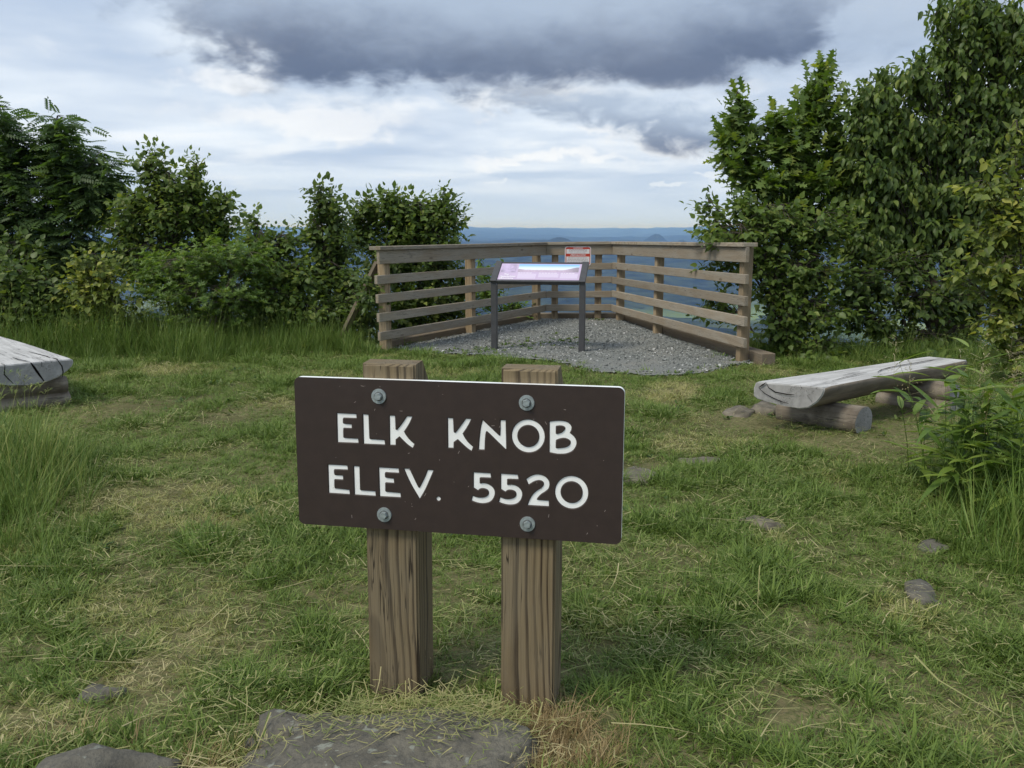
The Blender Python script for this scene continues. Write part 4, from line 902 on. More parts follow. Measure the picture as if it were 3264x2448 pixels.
# straw dropped on the big boulder
from mathutils.bvhtree import BVHTree
rk = [o for o in bpy.data.objects if o.name == 'rock'][0]; rbm = bmesh.new(); rbm.from_mesh(rk.data); rbm.transform(rk.matrix_basis); bv_ = BVHTree.FromBMesh(rbm)
pts = []
for _ in range(260):
    xx = rng.uniform(-0.72, 0.08); yy = 2.27 - abs(rng.normal(0, 0.11)); h_ = bv_.ray_cast(Vector((xx, yy, 1)), Vector((0, 0, -1)))
    if h_[0] is not None and h_[0].z > -0.06: pts.append((xx, yy, h_[0].z + 0.004))
pts = np.array(pts); n = len(pts)
scatter('boulder_straw', pts, np.c_[rng.normal(0, 0.05, n), rng.normal(0, 0.05, n), rng.normal(0, 0.5, n)], np.ones((n, 3)), np.where(rng.random(n) < 0.75, rng.integers(0, 4, n), rng.integers(4, 8, n)), rng.uniform(0, 0.6, n), TS, 'loose cut straw strewn over the large flat boulder', 'grass clippings')
# ---- brown dead tuft at the right-hand post and bottom edge
TB = [tuft('tuft', 16, 0.03, 0.05, 0.13, 0.0032, 0.5, 0.9, 300 + k, M['dead'], 0.3) for k in range(3)]
pts = []
for px2, py2, s_, k_ in ((1180, 1560, 0.065, 75), (1240, 1625, 0.09, 70), (1060, 1658, 0.08, 30), (520, 1650, 0.12, 26), (420, 1660, 0.08, 14), (110, 1640, 0.12, 16), (1150, 1512, 0.035, 18)):
    cx, cy = gpt(px2, py2, -0.05)
    for _ in range(k_): pts.append((cx + rng.normal(0, s_), cy + rng.normal(0, s_ * 0.7)))
pts = np.array(pts); pts = pts[~near_rock(pts[:, 0], pts[:, 1], 0.95)]; n = len(pts)
scatter('dead_grass', np.c_[pts, ground_h(pts[:, 0], pts[:, 1]) - 0.005], np.c_[rng.normal(0, 0.2, n), rng.normal(0, 0.2, n), rng.uniform(0, 6.3, n)], np.ones((n, 3)) * rng.uniform(0.45, 0.9, (n, 1)), rng.integers(0, 3, n), rng.uniform(0.1, 0.6, n), TB, 'brown dead grass tufts round the sign post foot and boulder', 'grass')
# ---- tall unmown grass
def tall_t(seed, n_, h0, h1, seeds=2):
    r = np.random.default_rng(seed); ps, ws_, ts = [], [], []
    for i in range(n_):
        a = r.uniform(0, 6.283); q = 0.05 * math.sqrt(r.random()); ps.append(blade(q * math.cos(a), q * math.sin(a), r.uniform(h0, h1), a, abs(r.normal(0.12, 0.12)), r.uniform(0.2, 1.1), 5)); ws_.append(0.006 * r.uniform(0.5, 1.2)); ts.append(r.random() * 0.55 if r.random() > 0.2 else r.uniform(0.7, 1))
    for i in range(seeds):
        a = r.uniform(0, 6.283); st = blade(0, 0, h1 * r.uniform(1.0, 1.3), a, 0.08, r.uniform(0.1, 0.5), 5); ps.append(st); ws_.append(np.full(5, 0.0022)); ts.append(0.85)
        tip = st[-1]
        for q in range(9):
            b_ = r.uniform(0, 6.283); base_ = st[-1] * (1 - q * 0.028) + st[-2] * q * 0.028; l = 0.018 + 0.003 * q
            ps.append(np.stack([base_, base_ + np.array([math.cos(b_) * l * 0.6, math.sin(b_) * l * 0.6, l * 0.5]), base_ + np.array([math.cos(b_) * l, math.sin(b_) * l, l * 0.55])])); ws_.append(np.array([0.0008, 0.0030, 0.002])); ts.append(0.8)
    return template('tall_tuft', strips('tall_tuft', ps, ws_, ts), M['tallgrass'])
TT = [tall_t(400 + k, 18, 0.20, 0.46, 0 if k % 2 else 1) for k in range(6)] + [tall_t(420 + k, 12, 0.14, 0.30, 0) for k in range(3)]
def fill(xr, yr, dens, fn):
    k = int((xr[1] - xr[0]) * (yr[1] - yr[0]) * dens); x = rng.uniform(*xr, k); y = rng.uniform(*yr, k); p = fn(x, y); ok = rng.random(k) < p; return x[ok], y[ok], p[ok]
XS, YS, HS = [], [], []
wob = lambda x, y: 0.9 * (fbm(x * 1.3 + 7, y * 1.3 + 3, 3) - 0.5)
def add_t(x, y, h): XS.append(x); YS.append(y); HS.append(h)
# band in front of the left thicket
x, y, p = fill((-7.5, -0.95), (7.4, 10.6), 230, lambda x, y: sstep(0.0, 0.9, (y - 8.15 - 0.22 * (x + 3.0)) + wob(x, y)) * sstep(0.0, 0.25, -0.60 * (y - 9.0) - 1.25 - x + 0.95 * (y > 9.3) * 0)); add_t(x, y, (0.40 + 0.62 * p) * (0.45 + 1.1 * fbm(x * 1.8, y * 1.8, 3)))
# clump at the left edge, in front of the left bench
x, y, p = fill((-4.4, -1.35), (3.1, 6.0), 420, lambda x, y: sstep(0.0, 0.6, -(x + 0.44 * y + 0.02) + 0.6 * wob(x, y)) * sstep(5.4, 4.6, y) * sstep(3.1, 3.9, y + 0.3 * wob(x, y))); add_t(x, y, 0.45 + 0.50 * p * sstep(3.3, 4.4, y))
# right edge, round the weed clump
x, y, p = fill((1.45, 3.6), (3.0, 5.2), 230, lambda x, y: sstep(0.0, 0.45, (x - 0.46 * y - 0.12) + 0.5 * wob(x, y)) * sstep(3.05, 3.6, y)); add_t(x, y, 0.45 + 0.55 * p)
# foot of the right thicket and round the bench
x, y, p = fill((2.2, 6.5), (7.0, 9.4), 150, lambda x, y: sstep(0.0, 0.7, (y - 7.9 + 0.30 * (x - 3)) + wob(x, y)) * sstep(0.6, 0.1, sdist(x, y, EDGE))); add_t(x, y, 0.35 + 0.3 * p)
x = np.concatenate(XS); y = np.concatenate(YS); hs = np.concatenate(HS)
ok = (sdist(x, y, PAD) > 0.06) & (sdist(x, y, EDGE) < 0.8); x, y, hs = x[ok], y[ok], hs[ok]; n = len(x)
hs = hs * rng.uniform(0.75, 1.2, n); idx = np.where(rng.random(n) < 0.72, rng.integers(0, 6, n), rng.integers(6, 9, n))
scatter('tall_grass', np.c_[x, y, ground_h(x, y) - 0.01], np.c_[rng.normal(0, 0.12, n), rng.normal(0, 0.12, n), rng.uniform(0, 6.283, n)], np.c_[hs * 1.1, hs * 1.1, hs], idx, np.clip(0.02 + 0.25 * sstep(0.55, 0.8, fbm(x * 1.5 + 3, y * 1.5 + 9, 3)) + rng.normal(0, 0.08, n), 0, 1), TT, 'tall unmown grass along the thickets and benches', 'grass')
# ---- loose gravel
m, T, b = new_mat('gravel_stone'); oi_ = T.node('ShaderNodeAttribute', attribute_name='dry', attribute_type='INSTANCER'); q_ = oi_.outputs['Fac']
cc = T.mix(T.ss(q_, 0.0, 0.6), (0.075, 0.083, 0.080), (0.22, 0.23, 0.215)); cc = T.mix(T.ss(q_, 0.88, 1.0), cc, (0.55, 0.55, 0.54)); T.link(cc, b.inputs['Base Color']); b.inputs['Roughness'].default_value = 0.9
M['stone'] = m
def stone_t(seed):
    bm = bmesh.new(); bmesh.ops.create_icosphere(bm, subdivisions=1, radius=1.0); r = random.Random(seed)
    for v in bm.verts: v.co = Vector((v.co.x * 1.0, v.co.y * 0.75, v.co.z * 0.5)) * r.uniform(0.75, 1.2)
    return template('stone', bm_mesh(bm, 'stone'), M['stone'])
TG = [stone_t(k) for k in range(6)]
k = 26000; x = rng.uniform(-1.7, 2.6, k); y = rng.uniform(7.3, 12.7, k); sdp = sdist(x, y, PAD) + 0.22 * (fbm(x * 3, y * 3, 3) - 0.5)
trod = sstep(0.5, 0.7, fbm(x * 1.1 + 60, y * 1.1 + 5, 3)); ok = (sdp < 0.03) & (rng.random(k) > 0.7 * trod); x, y = x[ok], y[ok]; n = len(x)
s = rng.uniform(0.006, 0.013, n) * np.where(rng.random(n) < 0.05, 1.7, 1.0)
scatter('gravel', np.c_[x, y, pad_z(x, y) + s * 0.2], np.c_[rng.normal(0, 0.5, n), rng.normal(0, 0.5, n), rng.uniform(0, 6.3, n)], np.repeat(s[:, None], 3, 1), rng.integers(0, 6, n), rng.random(n), TG, 'loose crushed blue-grey gravel inside the fence', 'gravel')
# ---- small herbs sprouting through the gravel edge and at the hedge foot
M['herb'] = leaf_mat('herb_leaf', [(0.040, 0.080, 0.018), (0.085, 0.15, 0.035), (0.20, 0.25, 0.07)])
def herb_t(seed, n_, l):
    r = np.random.default_rng(seed); ps, ws_, ts = [], [], []
    for i in range(n_):
        a = r.uniform(0, 6.283); b0 = blade(r.normal(0, 0.015), r.normal(0, 0.015), l * r.uniform(0.6, 1.2), a, r.uniform(0.5, 1.1), r.uniform(0.2, 0.8), 4); ps.append(b0); ws_.append(np.array([0.15, 1.0, 0.85, 0.0]) * l * 0.42); ts.append(r.random())
    return template('herb', strips('herb', ps, ws_, ts), M['herb'])
TH = [herb_t(500 + k, 8, 0.055) for k in range(4)]
P_ = []
def herbs(xr, yr, k, fn=None):
    x = rng.uniform(*xr, k); y = rng.uniform(*yr, k); ok = np.ones(k, bool) if fn is None else fn(x, y); P_.extend(zip(x[ok], y[ok]))
herbs((-1.1, 2.2), (7.5, 9.1), 420, lambda x, y: (np.abs(sdist(x, y, PAD)) < 0.16) & (rng.random(len(x)) < 0.7))
for px2, py2, s_, k_ in ((1040, 760, 0.13, 40), (1130, 745, 0.2, 40), (1230, 740, 0.2, 22), (985, 690, 0.15, 30), (1205, 685, 0.06, 10), (1295, 692, 0.06, 10)):
    cx, cy = gpt(px2, py2, 0.0); q = np.c_[rng.normal(cx, s_, k_), rng.normal(cy, s_, k_)]; P_.extend(map(tuple, q))
herbs((-3, 5), (3.5, 8.0), 700, lambda x, y: fbm(x * 1.1 + 400, y * 1.1, 3) > 0.58)
P_ = np.array(P_); n = len(P_)
scatter('low_herbs', np.c_[P_, np.maximum(ground_h(P_[:, 0], P_[:, 1]), -0.2) + 0.01], np.c_[rng.normal(0, 0.2, n), rng.normal(0, 0.2, n), rng.uniform(0, 6.3, n)], np.repeat(rng.uniform(0.35, 0.9, n)[:, None], 3, 1), rng.integers(0, 4, n), rng.random(n), TH, 'small low weeds sprouting in the gravel edge and lawn', 'weeds')
TK = [herb_t(540 + k, 14, 0.13) for k in range(4)]
x, y, p = fill((-7.5, -1.3), (8.9, 10.9), 60, lambda x, y: sstep(9.0, 9.8, y + 0.25 * (-x - 4) * 0 + wob(x, y))); x2, y2, p2 = fill((2.35, 6.0), (7.9, 9.3), 75, lambda x, y: sstep(8.2, 8.7, y + 0.25 * (x - 3) + 0.5 * wob(x, y)))
x3, y3, p3 = fill((1.75, 3.4), (3.0, 5.0), 60, lambda x, y: sstep(0.1, 0.5, x - 0.47 * y - 0.10))
x = np.r_[x, x2]; y = np.r_[y, y2]; n = len(x)
ok = sdist(x, y, PAD) > 0.12; x, y = x[ok], y[ok]; n = len(x)
scatter('leafy_undergrowth', np.c_[x, y, ground_h(x, y)], np.c_[rng.normal(0, 0.25, n), rng.normal(0, 0.25, n), rng.uniform(0, 6.3, n)], np.repeat(rng.uniform(0.6, 1.5, n)[:, None], 3, 1), rng.integers(0, 4, n), rng.random(n), TK, 'leafy weeds growing at the foot of the thickets', 'weeds')

# ================================================================== TREES AND SHRUBS
def leaf_tpl(kind):
    """(verts, polys): x = along the leaf 0..1, y = half widths, z = fold and droop."""
    if kind == 'ovate':
        v = [(0, 0, 0), (0.36, 0, -0.015), (0.70, 0, -0.05), (1, 0, -0.16), (0.14, 0.22, 0.06), (0.40, 0.35, 0.08), (0.74, 0.19, 0.01), (0.14, -0.22, 0.06), (0.40, -0.35, 0.08), (0.74, -0.19, 0.01)]
        f = [(0, 1, 5, 4), (1, 2, 6, 5), (2, 3, 6), (0, 7, 8, 1), (1, 8, 9, 2), (2, 9, 3)]
    elif kind == 'long':
        v = [(0, 0, 0), (0.36, 0, -0.02), (0.70, 0, -0.12), (1, 0, -0.34), (0.14, 0.15, 0.04), (0.40, 0.26, 0.04), (0.74, 0.17, -0.08), (0.14, -0.15, 0.04), (0.40, -0.26, 0.04), (0.74, -0.17, -0.08)]
        f = [(0, 1, 5, 4), (1, 2, 6, 5), (2, 3, 6), (0, 7, 8, 1), (1, 8, 9, 2), (2, 9, 3)]
    elif kind == 'oak':
        half = [(0.0, 0.03), (0.16, 0.10), (0.26, 0.34), (0.34, 0.12), (0.46, 0.14), (0.60, 0.46), (0.64, 0.16), (0.74, 0.15), (0.86, 0.33), (0.88, 0.10)]
        v = [(0, 0, 0), (0.35, 0, -0.01), (0.68, 0, -0.05), (1.0, 0, -0.12)]; f = []
        for sgn in (1, -1):
            o = len(v); v += [(a, sgn * b_, 0.10 * b_ - 0.10 * a * a) for a, b_ in half]
            ids = list(range(o, o + len(half)))
            seq = [0, 0, 0, 1, 1, 1, 2, 2, 2, 3]
            for i in range(len(half) - 1):
                c0, c1 = seq[i], seq[i + 1]; f.append((c0, ids[i + 1], ids[i]) if sgn < 0 else (c0, ids[i], ids[i + 1]))
                if c0 != c1: f.append((c0, c1, ids[i + 1]) if sgn < 0 else (c0, ids[i + 1], c1))
            f.append((3, ids[-1], 3)) if False else None
    elif kind == 'pinnate':
        v, f = [], []
        def lf(x, y, z, dx_, dy_, l, w_):
            o = len(v); nx, ny = -dy_, dx_
            v.extend([(x, y, z), (x + dx_ * l * .45 + nx * w_, y + dy_ * l * .45 + ny * w_, z + 0.012), (x + dx_ * l, y + dy_ * l, z - 0.05), (x + dx_ * l * .45 - nx * w_, y + dy_ * l * .45 - ny * w_, z + 0.012)]); f.append((o, o + 1, o + 2, o + 3))
        for i in range(6):
            x_ = 0.18 + 0.13 * i; z_ = -0.20 * x_ * x_; l = 0.30 - 0.012 * abs(i - 2)
            for sg_ in (1, -1): lf(x_, 0, z_, 0.42, sg_ * 0.90, l, 0.072)
        lf(0.94, 0, -0.18, 1, 0, 0.24, 0.05)
        o = len(v); v.extend([(0, 0.008, 0), (0, -0.008, 0), (0.95, 0, -0.18)]); f.append((o, o + 1, o + 2))
    elif kind == 'whorl':
        v, f = [], []
        for i in range(7):
            a = 2 * math.pi * i / 7; ca, sa = math.cos(a), math.sin(a); o = len(v); up_ = 0.35 + 0.25 * (i % 3)
            P3 = lambda r_, s_, z_: (0.25 + z_, r_ * ca - s_ * sa, r_ * sa + s_ * ca)
            v.extend([P3(0, 0, 0), P3(0.32, 0.12, up_ * 0.4), P3(0.8, 0, up_ * 0.6), P3(0.32, -0.12, up_ * 0.4)]); f.append((o, o + 1, o + 2, o + 3))
    return np.array(v, float), f
LT = {k: leaf_tpl(k) for k in ('ovate', 'long', 'oak', 'pinnate', 'whorl')}
def norm(a): return a / np.maximum(np.linalg.norm(a, axis=1, keepdims=True), 1e-9)
def leaves_mesh(name, P, Dn, Nn, L, W, kind, tint):
    tv, tf = LT[kind]; X = norm(Dn); Y = norm(np.cross(Nn, X)); Z = np.cross(X, Y); n = len(P); k = len(tv)
    V = (P[:, None, :] + X[:, None, :] * (tv[None, :, 0, None] * L[:, None, None]) + Y[:, None, :] * (tv[None, :, 1, None] * (L * W)[:, None, None]) + Z[:, None, :] * (tv[None, :, 2, None] * L[:, None, None])).reshape(-1, 3)
    fl = np.concatenate([np.array(q) for q in tf]); fs = np.array([len(q) for q in tf])
    loops = (fl[None, :] + (np.arange(n) * k)[:, None]).ravel(); sizes = np.tile(fs, n)
    me = npmesh(name, V, loops, sizes); a = me.attributes.new('tint', 'FLOAT', 'POINT')
    if len(me.vertices) == n * k: a.data.foreach_set('value', np.repeat(tint, k).astype(np.float32))
    return me
def tubes(name, paths, mat, parent, sides=4):
    """paths: list of (pts (k,3), radii (k,))."""
    V, F = [], []; base = 0; cs = [(math.cos(2 * math.pi * i / sides), math.sin(2 * math.pi * i / sides)) for i in range(sides)]
    for p, r in paths:
        p = np.asarray(p); k = len(p); d = norm(np.gradient(p, axis=0)); ref = np.where(np.abs(d[:, 2:3]) < 0.9, [[0, 0, 1.0]], [[1.0, 0, 0]]); a = norm(np.cross(d, ref)); b_ = np.cross(d, a)
        for i in range(k):
            for c_, s_ in cs: V.append(p[i] + (a[i] * c_ + b_[i] * s_) * r[i])
        for i in range(k - 1):
            for j in range(sides): F.append((base + i * sides + j, base + i * sides + (j + 1) % sides, base + (i + 1) * sides + (j + 1) % sides, base + (i + 1) * sides + j))
        base += k * sides
    F = np.array(F); me = npmesh(name, np.array(V), F.ravel(), np.full(len(F), 4), True); return link(name, me, mat, parent)
def tree(name, label, cat, foot, blobs, kind='ovate', leaf=0.085, wid=1.0, mat='leaf_mid', dens=58, per=13, droop=0.3, trunk=0.022, bark='bark', tintbias=0.0, spread=0.75, seed=0, group=None, tip=0.30):
    """foot (x, y); blobs (px, py, Y, half width px, half height px) of the 2212-wide view at real distance Y."""
    r = np.random.default_rng(1000 + seed); gz = float(ground_h(foot[0], foot[1])); root = empty(name, (foot[0], foot[1], gz)); tag(root, label, cat, group)
    F0 = np.array([foot[0], foot[1], gz]); stems, twigs = [], []; P, Dn, Nn, Tn = [], [], [], []
    allc = [np.array(at2(b_[0], b_[1], b_[2])) for b_ in blobs]
    for bi, bb in enumerate(blobs):
        c_ = allc[bi]; s_ = bb[2] / FPX / 2.16016; rx, rz = 1.13 * bb[3] * s_, bb[4] * s_; ry = 0.5 * (rx + rz) * 0.95; dn = bb[5] if len(bb) > 5 else 1.0
        start = F0 + np.array([r.normal(0, 0.10), r.normal(0, 0.08), -0.06]); mid = start * 0.45 + c_ * 0.55 + np.array([r.normal(0, 0.08), r.normal(0, 0.08), 0.12 * (c_[2] - gz)])
        mid[:2] = mid[:2] * 0.6 + start[:2] * 0.4
        t = np.linspace(0, 1, 9)[:, None]; path = (1 - t) ** 2 * start + 2 * t * (1 - t) * mid + t * t * (c_ + np.array([0, 0, 0.35 * rz])); path[1:-1] += r.normal(0, 0.012, (7, 3))
        rad_ = trunk * (0.75 if bi else 1.0) * (1 - 0.8 * t[:, 0]); stems.append((path - F0, rad_))
        nt = max(5, int(3.7 * dens * dn * math.pi * rx * rz)); u = norm(r.normal(0, 1, (nt, 3))); q = r.random(nt) ** 0.42
        E_ = c_ + u * q[:, None] * np.array([rx, ry, rz * 0.86]) - np.array([0, 0, 0.06]); E_[:, 2] = np.maximum(E_[:, 2], np.maximum(ground_h(E_[:, 0], E_[:, 1]), -1.5) + 0.05)
        for e in E_:
            s0 = path[r.integers(4, 9)]; s0 = s0 * 0.5 + c_ * 0.5 if r.random() < 0.4 else s0
            v = e - s0; ln = np.linalg.norm(v)
            if ln < 0.05: continue
            m_ = (s0 + e) / 2 + np.array([0, 0, 0.10 * ln]); k = np.linspace(0, 1, 4)[:, None]; tp = (1 - k) ** 2 * s0 + 2 * k * (1 - k) * m_ + k * k * e
            twigs.append((tp - F0, 0.0045 * (1.15 - k[:, 0]) * (0.6 + 0.8 * trunk / 0.022 * 0.5)))
            d = norm((tp[-1] - tp[-2])[None])[0]; d = norm((d * 0.75 + np.array([0, 0, 0.35 if droop < 0.6 else -0.1]))[None])[0]
            nl = max(3, int(per * r.uniform(0.6, 1.4))); tt = np.linspace(-tip, 0.07, nl) if kind != 'whorl' else r.uniform(-tip, 0.1, nl)
            pos = e + d * tt[:, None]; az_ = np.arange(nl) * 2.4 + r.uniform(0, 6.28); sd_v = norm(np.cross(np.tile(d, (nl, 1)), np.tile([0.02, 0.03, 1.0], (nl, 1)))); up_v = np.cross(sd_v, np.tile(d, (nl, 1)))
            lat = sd_v * np.cos(az_)[:, None] + up_v * np.sin(az_)[:, None] * 0.55
            D_ = d * 0.45 + lat * spread + np.array([0, 0, -droop]) + r.normal(0, 0.16, (nl, 3)); D_[-1] = d + np.array([0, 0, -droop * 0.5])
            N_ = np.array([0, 0, 1.0]) + r.normal(0, 0.42, (nl, 3)) + 0.5 * (e - c_) / max(rx, 0.1) * np.array([0.4, 0.4, 0.2]) + np.array([0, -0.25, 0])
            if kind == 'pinnate': D_[-1] = D_[0] * 0.3 + d * 0.6; D_[:, 2] = D_[:, 2] * 0.35 - 0.12
            if kind == 'whorl': D_ = np.array([0, 0, 0.8]) + 0.5 * (e - c_) / max(rx, rz) + r.normal(0, 0.25, (nl, 3)); N_ = r.normal(0, 1, (nl, 3))
            P.append(pos); Dn.append(D_); Nn.append(N_)
            hgt = np.clip(0.5 + 0.35 * u[0, 2], 0, 1); Tn.append(np.clip(r.normal(0.38 + tintbias, 0.20, nl) + r.normal(0, 0.10) + 0.12 * (np.arange(nl) / nl), 0, 1))
    P = np.concatenate(P); Dn = np.concatenate(Dn); Nn = np.concatenate(Nn); Tn = np.concatenate(Tn); n = len(P)
    L = 0.76 * leaf * r.uniform(0.5, 1.3, n); W_ = wid * r.uniform(0.85, 1.15, n)
    link('crown', leaves_mesh('crown', P - F0, Dn, Nn, L, W_, kind, Tn), M[mat], root)
    tr_ = tubes('trunk', stems, M[bark], root, 7); tag(tubes('twigs', twigs, M[bark], tr_, 3), kind='stuff')
    return n
NL = 0
LG, RG = 'shrubs of the left thicket', 'trees and shrubs of the right thicket'
def T_(*a, **k):
    global NL; NL += tree(*a, **k)
fx = lambda px2, Y: (float(at2(px2, 500, Y).x), Y)
# --- left thicket
T_('rowan_tree', 'tall rowan with feathery compound leaves behind the left bench', 'tree', fx(70, 10.6), [(0, 250, 10.4, 35, 60), (5, 360, 10.4, 60, 60), (125, 265, 10.5, 55, 40), (115, 310, 10.5, 75, 40), (60, 390, 10.6, 110, 50), (175, 375, 10.5, 70, 40), (70, 460, 10.6, 120, 55), (190, 440, 10.5, 55, 50), (80, 540, 10.6, 110, 60), (180, 530, 10.5, 70, 60), (215, 340, 10.4, 30, 30, 0.6), (-60, 450, 10.6, 80, 120), (150, 340, 10.6, 90, 50), (30, 330, 10.6, 70, 60), (215, 400, 10.6, 50, 50)], 'pinnate', 0.27, 1.0, 'leaf_rowan', dens=27, per=7, droop=0.18, trunk=0.035, seed=1, group=LG, tip=0.22)
T_('cherry_shrub', 'upright young cherry with pointed leaves between rowan and azalea', 'tree', fx(380, 10.3), [(325, 345, 10.2, 35, 50), (425, 375, 10.2, 25, 60), (365, 390, 10.2, 60, 50), (350, 450, 10.2, 90, 60), (440, 460, 10.2, 55, 50), (485, 430, 10.2, 28, 30), (290, 440, 10.2, 45, 60), (370, 540, 10.2, 120, 60), (460, 520, 10.2, 45, 50), (300, 560, 10.2, 60, 50), (395, 430, 10.3, 90, 60), (270, 500, 10.3, 50, 70), (480, 480, 10.3, 40, 50)], 'ovate', 0.095, 0.95, 'leaf_mid', dens=62, per=12, droop=0.45, trunk=0.025, tintbias=0.06, seed=2, group=LG)
T_('azalea_shrub', 'azalea with upright whorls of pale green leaves', 'shrub', fx(440, 9.5), [(395, 570, 9.4, 90, 45), (480, 545, 9.4, 80, 45), (540, 560, 9.4, 50, 45), (430, 625, 9.4, 120, 50), (350, 610, 9.4, 60, 45), (500, 630, 9.4, 90, 50), (430, 680, 9.5, 120, 35)], 'whorl', 0.070, 1.0, 'leaf_bright', dens=85, per=7, trunk=0.014, bark='bark_pale', tintbias=0.02, seed=3, group=LG, tip=0.12)
T_('yellow_green_shrub', 'yellow-green shrub in front of the rowan', 'shrub', fx(215, 9.2), [(205, 560, 9.1, 45, 35), (225, 600, 9.1, 55, 40), (170, 620, 9.2, 55, 50), (240, 650, 9.1, 65, 45), (200, 690, 9.2, 80, 35)], 'ovate', 0.080, 1.1, 'leaf_yellow', dens=85, per=11, droop=0.4, trunk=0.012, tintbias=0.10, seed=4, group=LG)
T_('broadleaf_shrub', 'low dark broad-leaved shrub behind the left bench end', 'shrub', fx(50, 9.3), [(30, 590, 9.3, 70, 50), (100, 620, 9.3, 70, 55), (40, 660, 9.2, 80, 50), (120, 680, 9.2, 60, 40), (-50, 630, 9.3, 80, 80), (30, 540, 9.8, 70, 50)], 'ovate', 0.105, 1.15, 'leaf_dark', dens=75, per=11, droop=0.35, trunk=0.014, tintbias=0.05, seed=5, group=LG)
T_('bramble_shrub', 'low mounded bramble between azalea and the cherry by the fence', 'shrub', fx(590, 10.0), [(540, 470, 10.0, 26, 32, 0.7), (565, 510, 9.9, 50, 35), (610, 515, 9.9, 50, 40), (580, 570, 9.8, 75, 45), (640, 590, 9.8, 70, 60), (590, 640, 9.6, 90, 50), (660, 670, 9.6, 80, 40)], 'ovate', 0.085, 1.1, 'leaf_mid', dens=80, per=12, droop=0.35, trunk=0.014, seed=6, group=LG)
T_('cherry_shrub', 'slim dark cherry with bare twig tips beside the fence', 'tree', fx(720, 10.3), [(690, 410, 10.2, 38, 32), (715, 450, 10.2, 40, 40), (680, 490, 10.2, 45, 45), (725, 520, 10.2, 55, 50), (700, 580, 10.1, 70, 55), (760, 610, 10.0, 60, 60), (720, 660, 9.8, 80, 45), (790, 680, 9.6, 45, 40), (795, 620, 9.25, 30, 55)], 'ovate', 0.090, 0.95, 'leaf_dark', dens=75, per=12, droop=0.35, trunk=0.02, tintbias=0.08, seed=7, group=LG)
T_('spreading_shrub', 'broad leafy shrub spreading behind the left run of fence', 'shrub', fx(880, 11.2), [(790, 440, 11.0, 40, 40), (845, 430, 11.0, 45, 40), (900, 450, 11.0, 60, 45), (960, 425, 11.0, 28, 38, 0.8), (975, 465, 11.0, 38, 35, 0.8), (850, 490, 11.0, 80, 40), (930, 500, 11.0, 65, 32), (880, 560, 10.9, 80, 50), (820, 560, 10.9, 40, 60), (950, 590, 11.2, 50, 50), (900, 640, 10.9, 75, 55), (970, 660, 11.3, 50, 40), (900, 705, 10.8, 70, 35), (870, 660, 10.6, 50, 60), (1000, 620, 11.5, 35, 60), (960, 560, 11.2, 45, 40), (1000, 690, 11.4, 40, 25), (985, 520, 11.4, 20, 12, 0.5), (865, 450, 11.1, 70, 45), (770, 480, 11.0, 50, 50), (935, 450, 11.1, 60, 45)], 'ovate', 0.092, 1.0, 'leaf_mid', dens=62, per=12, droop=0.32, trunk=0.02, seed=8, group=LG)
T_('young_shrub', 'small bright shrub poking up behind the back of the left fence', 'shrub', fx(1070, 12.2), [(1040, 575, 12.1, 22, 18, 0.8), (1085, 590, 12.2, 22, 16, 0.6), (1050, 630, 12.1, 38, 30), (1110, 660, 12.3, 40, 26), (1060, 690, 12.0, 50, 22)], 'ovate', 0.085, 1.0, 'leaf_bright', dens=80, per=11, droop=0.25, trunk=0.01, seed=9, group=LG)
# --- right thicket
T_('oak_sapling', 'young oak with lobed bright leaves rising above the fence end', 'tree', fx(1720, 9.9), [(1592, 215, 9.6, 24, 45), (1580, 275, 9.6, 36, 35), (1600, 325, 9.6, 50, 40), (1780, 150, 9.7, 28, 32), (1760, 200, 9.7, 42, 35), (1680, 255, 9.7, 55, 30), (1770, 250, 9.7, 55, 40), (1720, 310, 9.7, 75, 45), (1640, 375, 9.6, 75, 40), (1740, 380, 9.7, 80, 45), (1805, 330, 9.8, 40, 60), (1690, 450, 9.8, 90, 45), (1835, 420, 9.9, 40, 60)], 'oak', 0.17, 1.0, 'leaf_oak', dens=52, per=9, droop=0.15, trunk=0.026, tintbias=0.05, seed=20, group=RG, tip=0.2)
T_('black_cherry_tree', 'tall black cherry with long drooping leaves behind the right bench', 'tree', fx(2080, 9.6), [(2030, 30, 9.4, 40, 40, 0.7), (2110, 20, 9.4, 70, 60), (2190, 60, 9.4, 70, 80), (2070, 110, 9.4, 60, 50), (1900, 190, 9.4, 45, 45), (1985, 160, 9.4, 60, 50), (2100, 190, 9.5, 90, 60), (1870, 270, 9.4, 40, 50), (1960, 270, 9.4, 80, 60), (2060, 290, 9.5, 90, 70), (2170, 260, 9.5, 70, 90), (1920, 370, 9.4, 75, 60), (2020, 400, 9.5, 90, 60), (2140, 400, 9.5, 80, 70), (1960, 470, 9.5, 80, 50), (2080, 500, 9.5, 90, 60), (2180, 520, 9.6, 60, 70), (1862, 225, 9.5, 40, 45), (1850, 330, 9.5, 45, 60), (1865, 430, 9.5, 60, 60), (1880, 520, 9.4, 60, 50), (2280, 200, 9.5, 90, 160)], 'long', 0.108, 1.0, 'leaf_mid', dens=80, per=13, droop=0.95, trunk=0.05, seed=21, group=RG, tip=0.34, tintbias=-0.03)
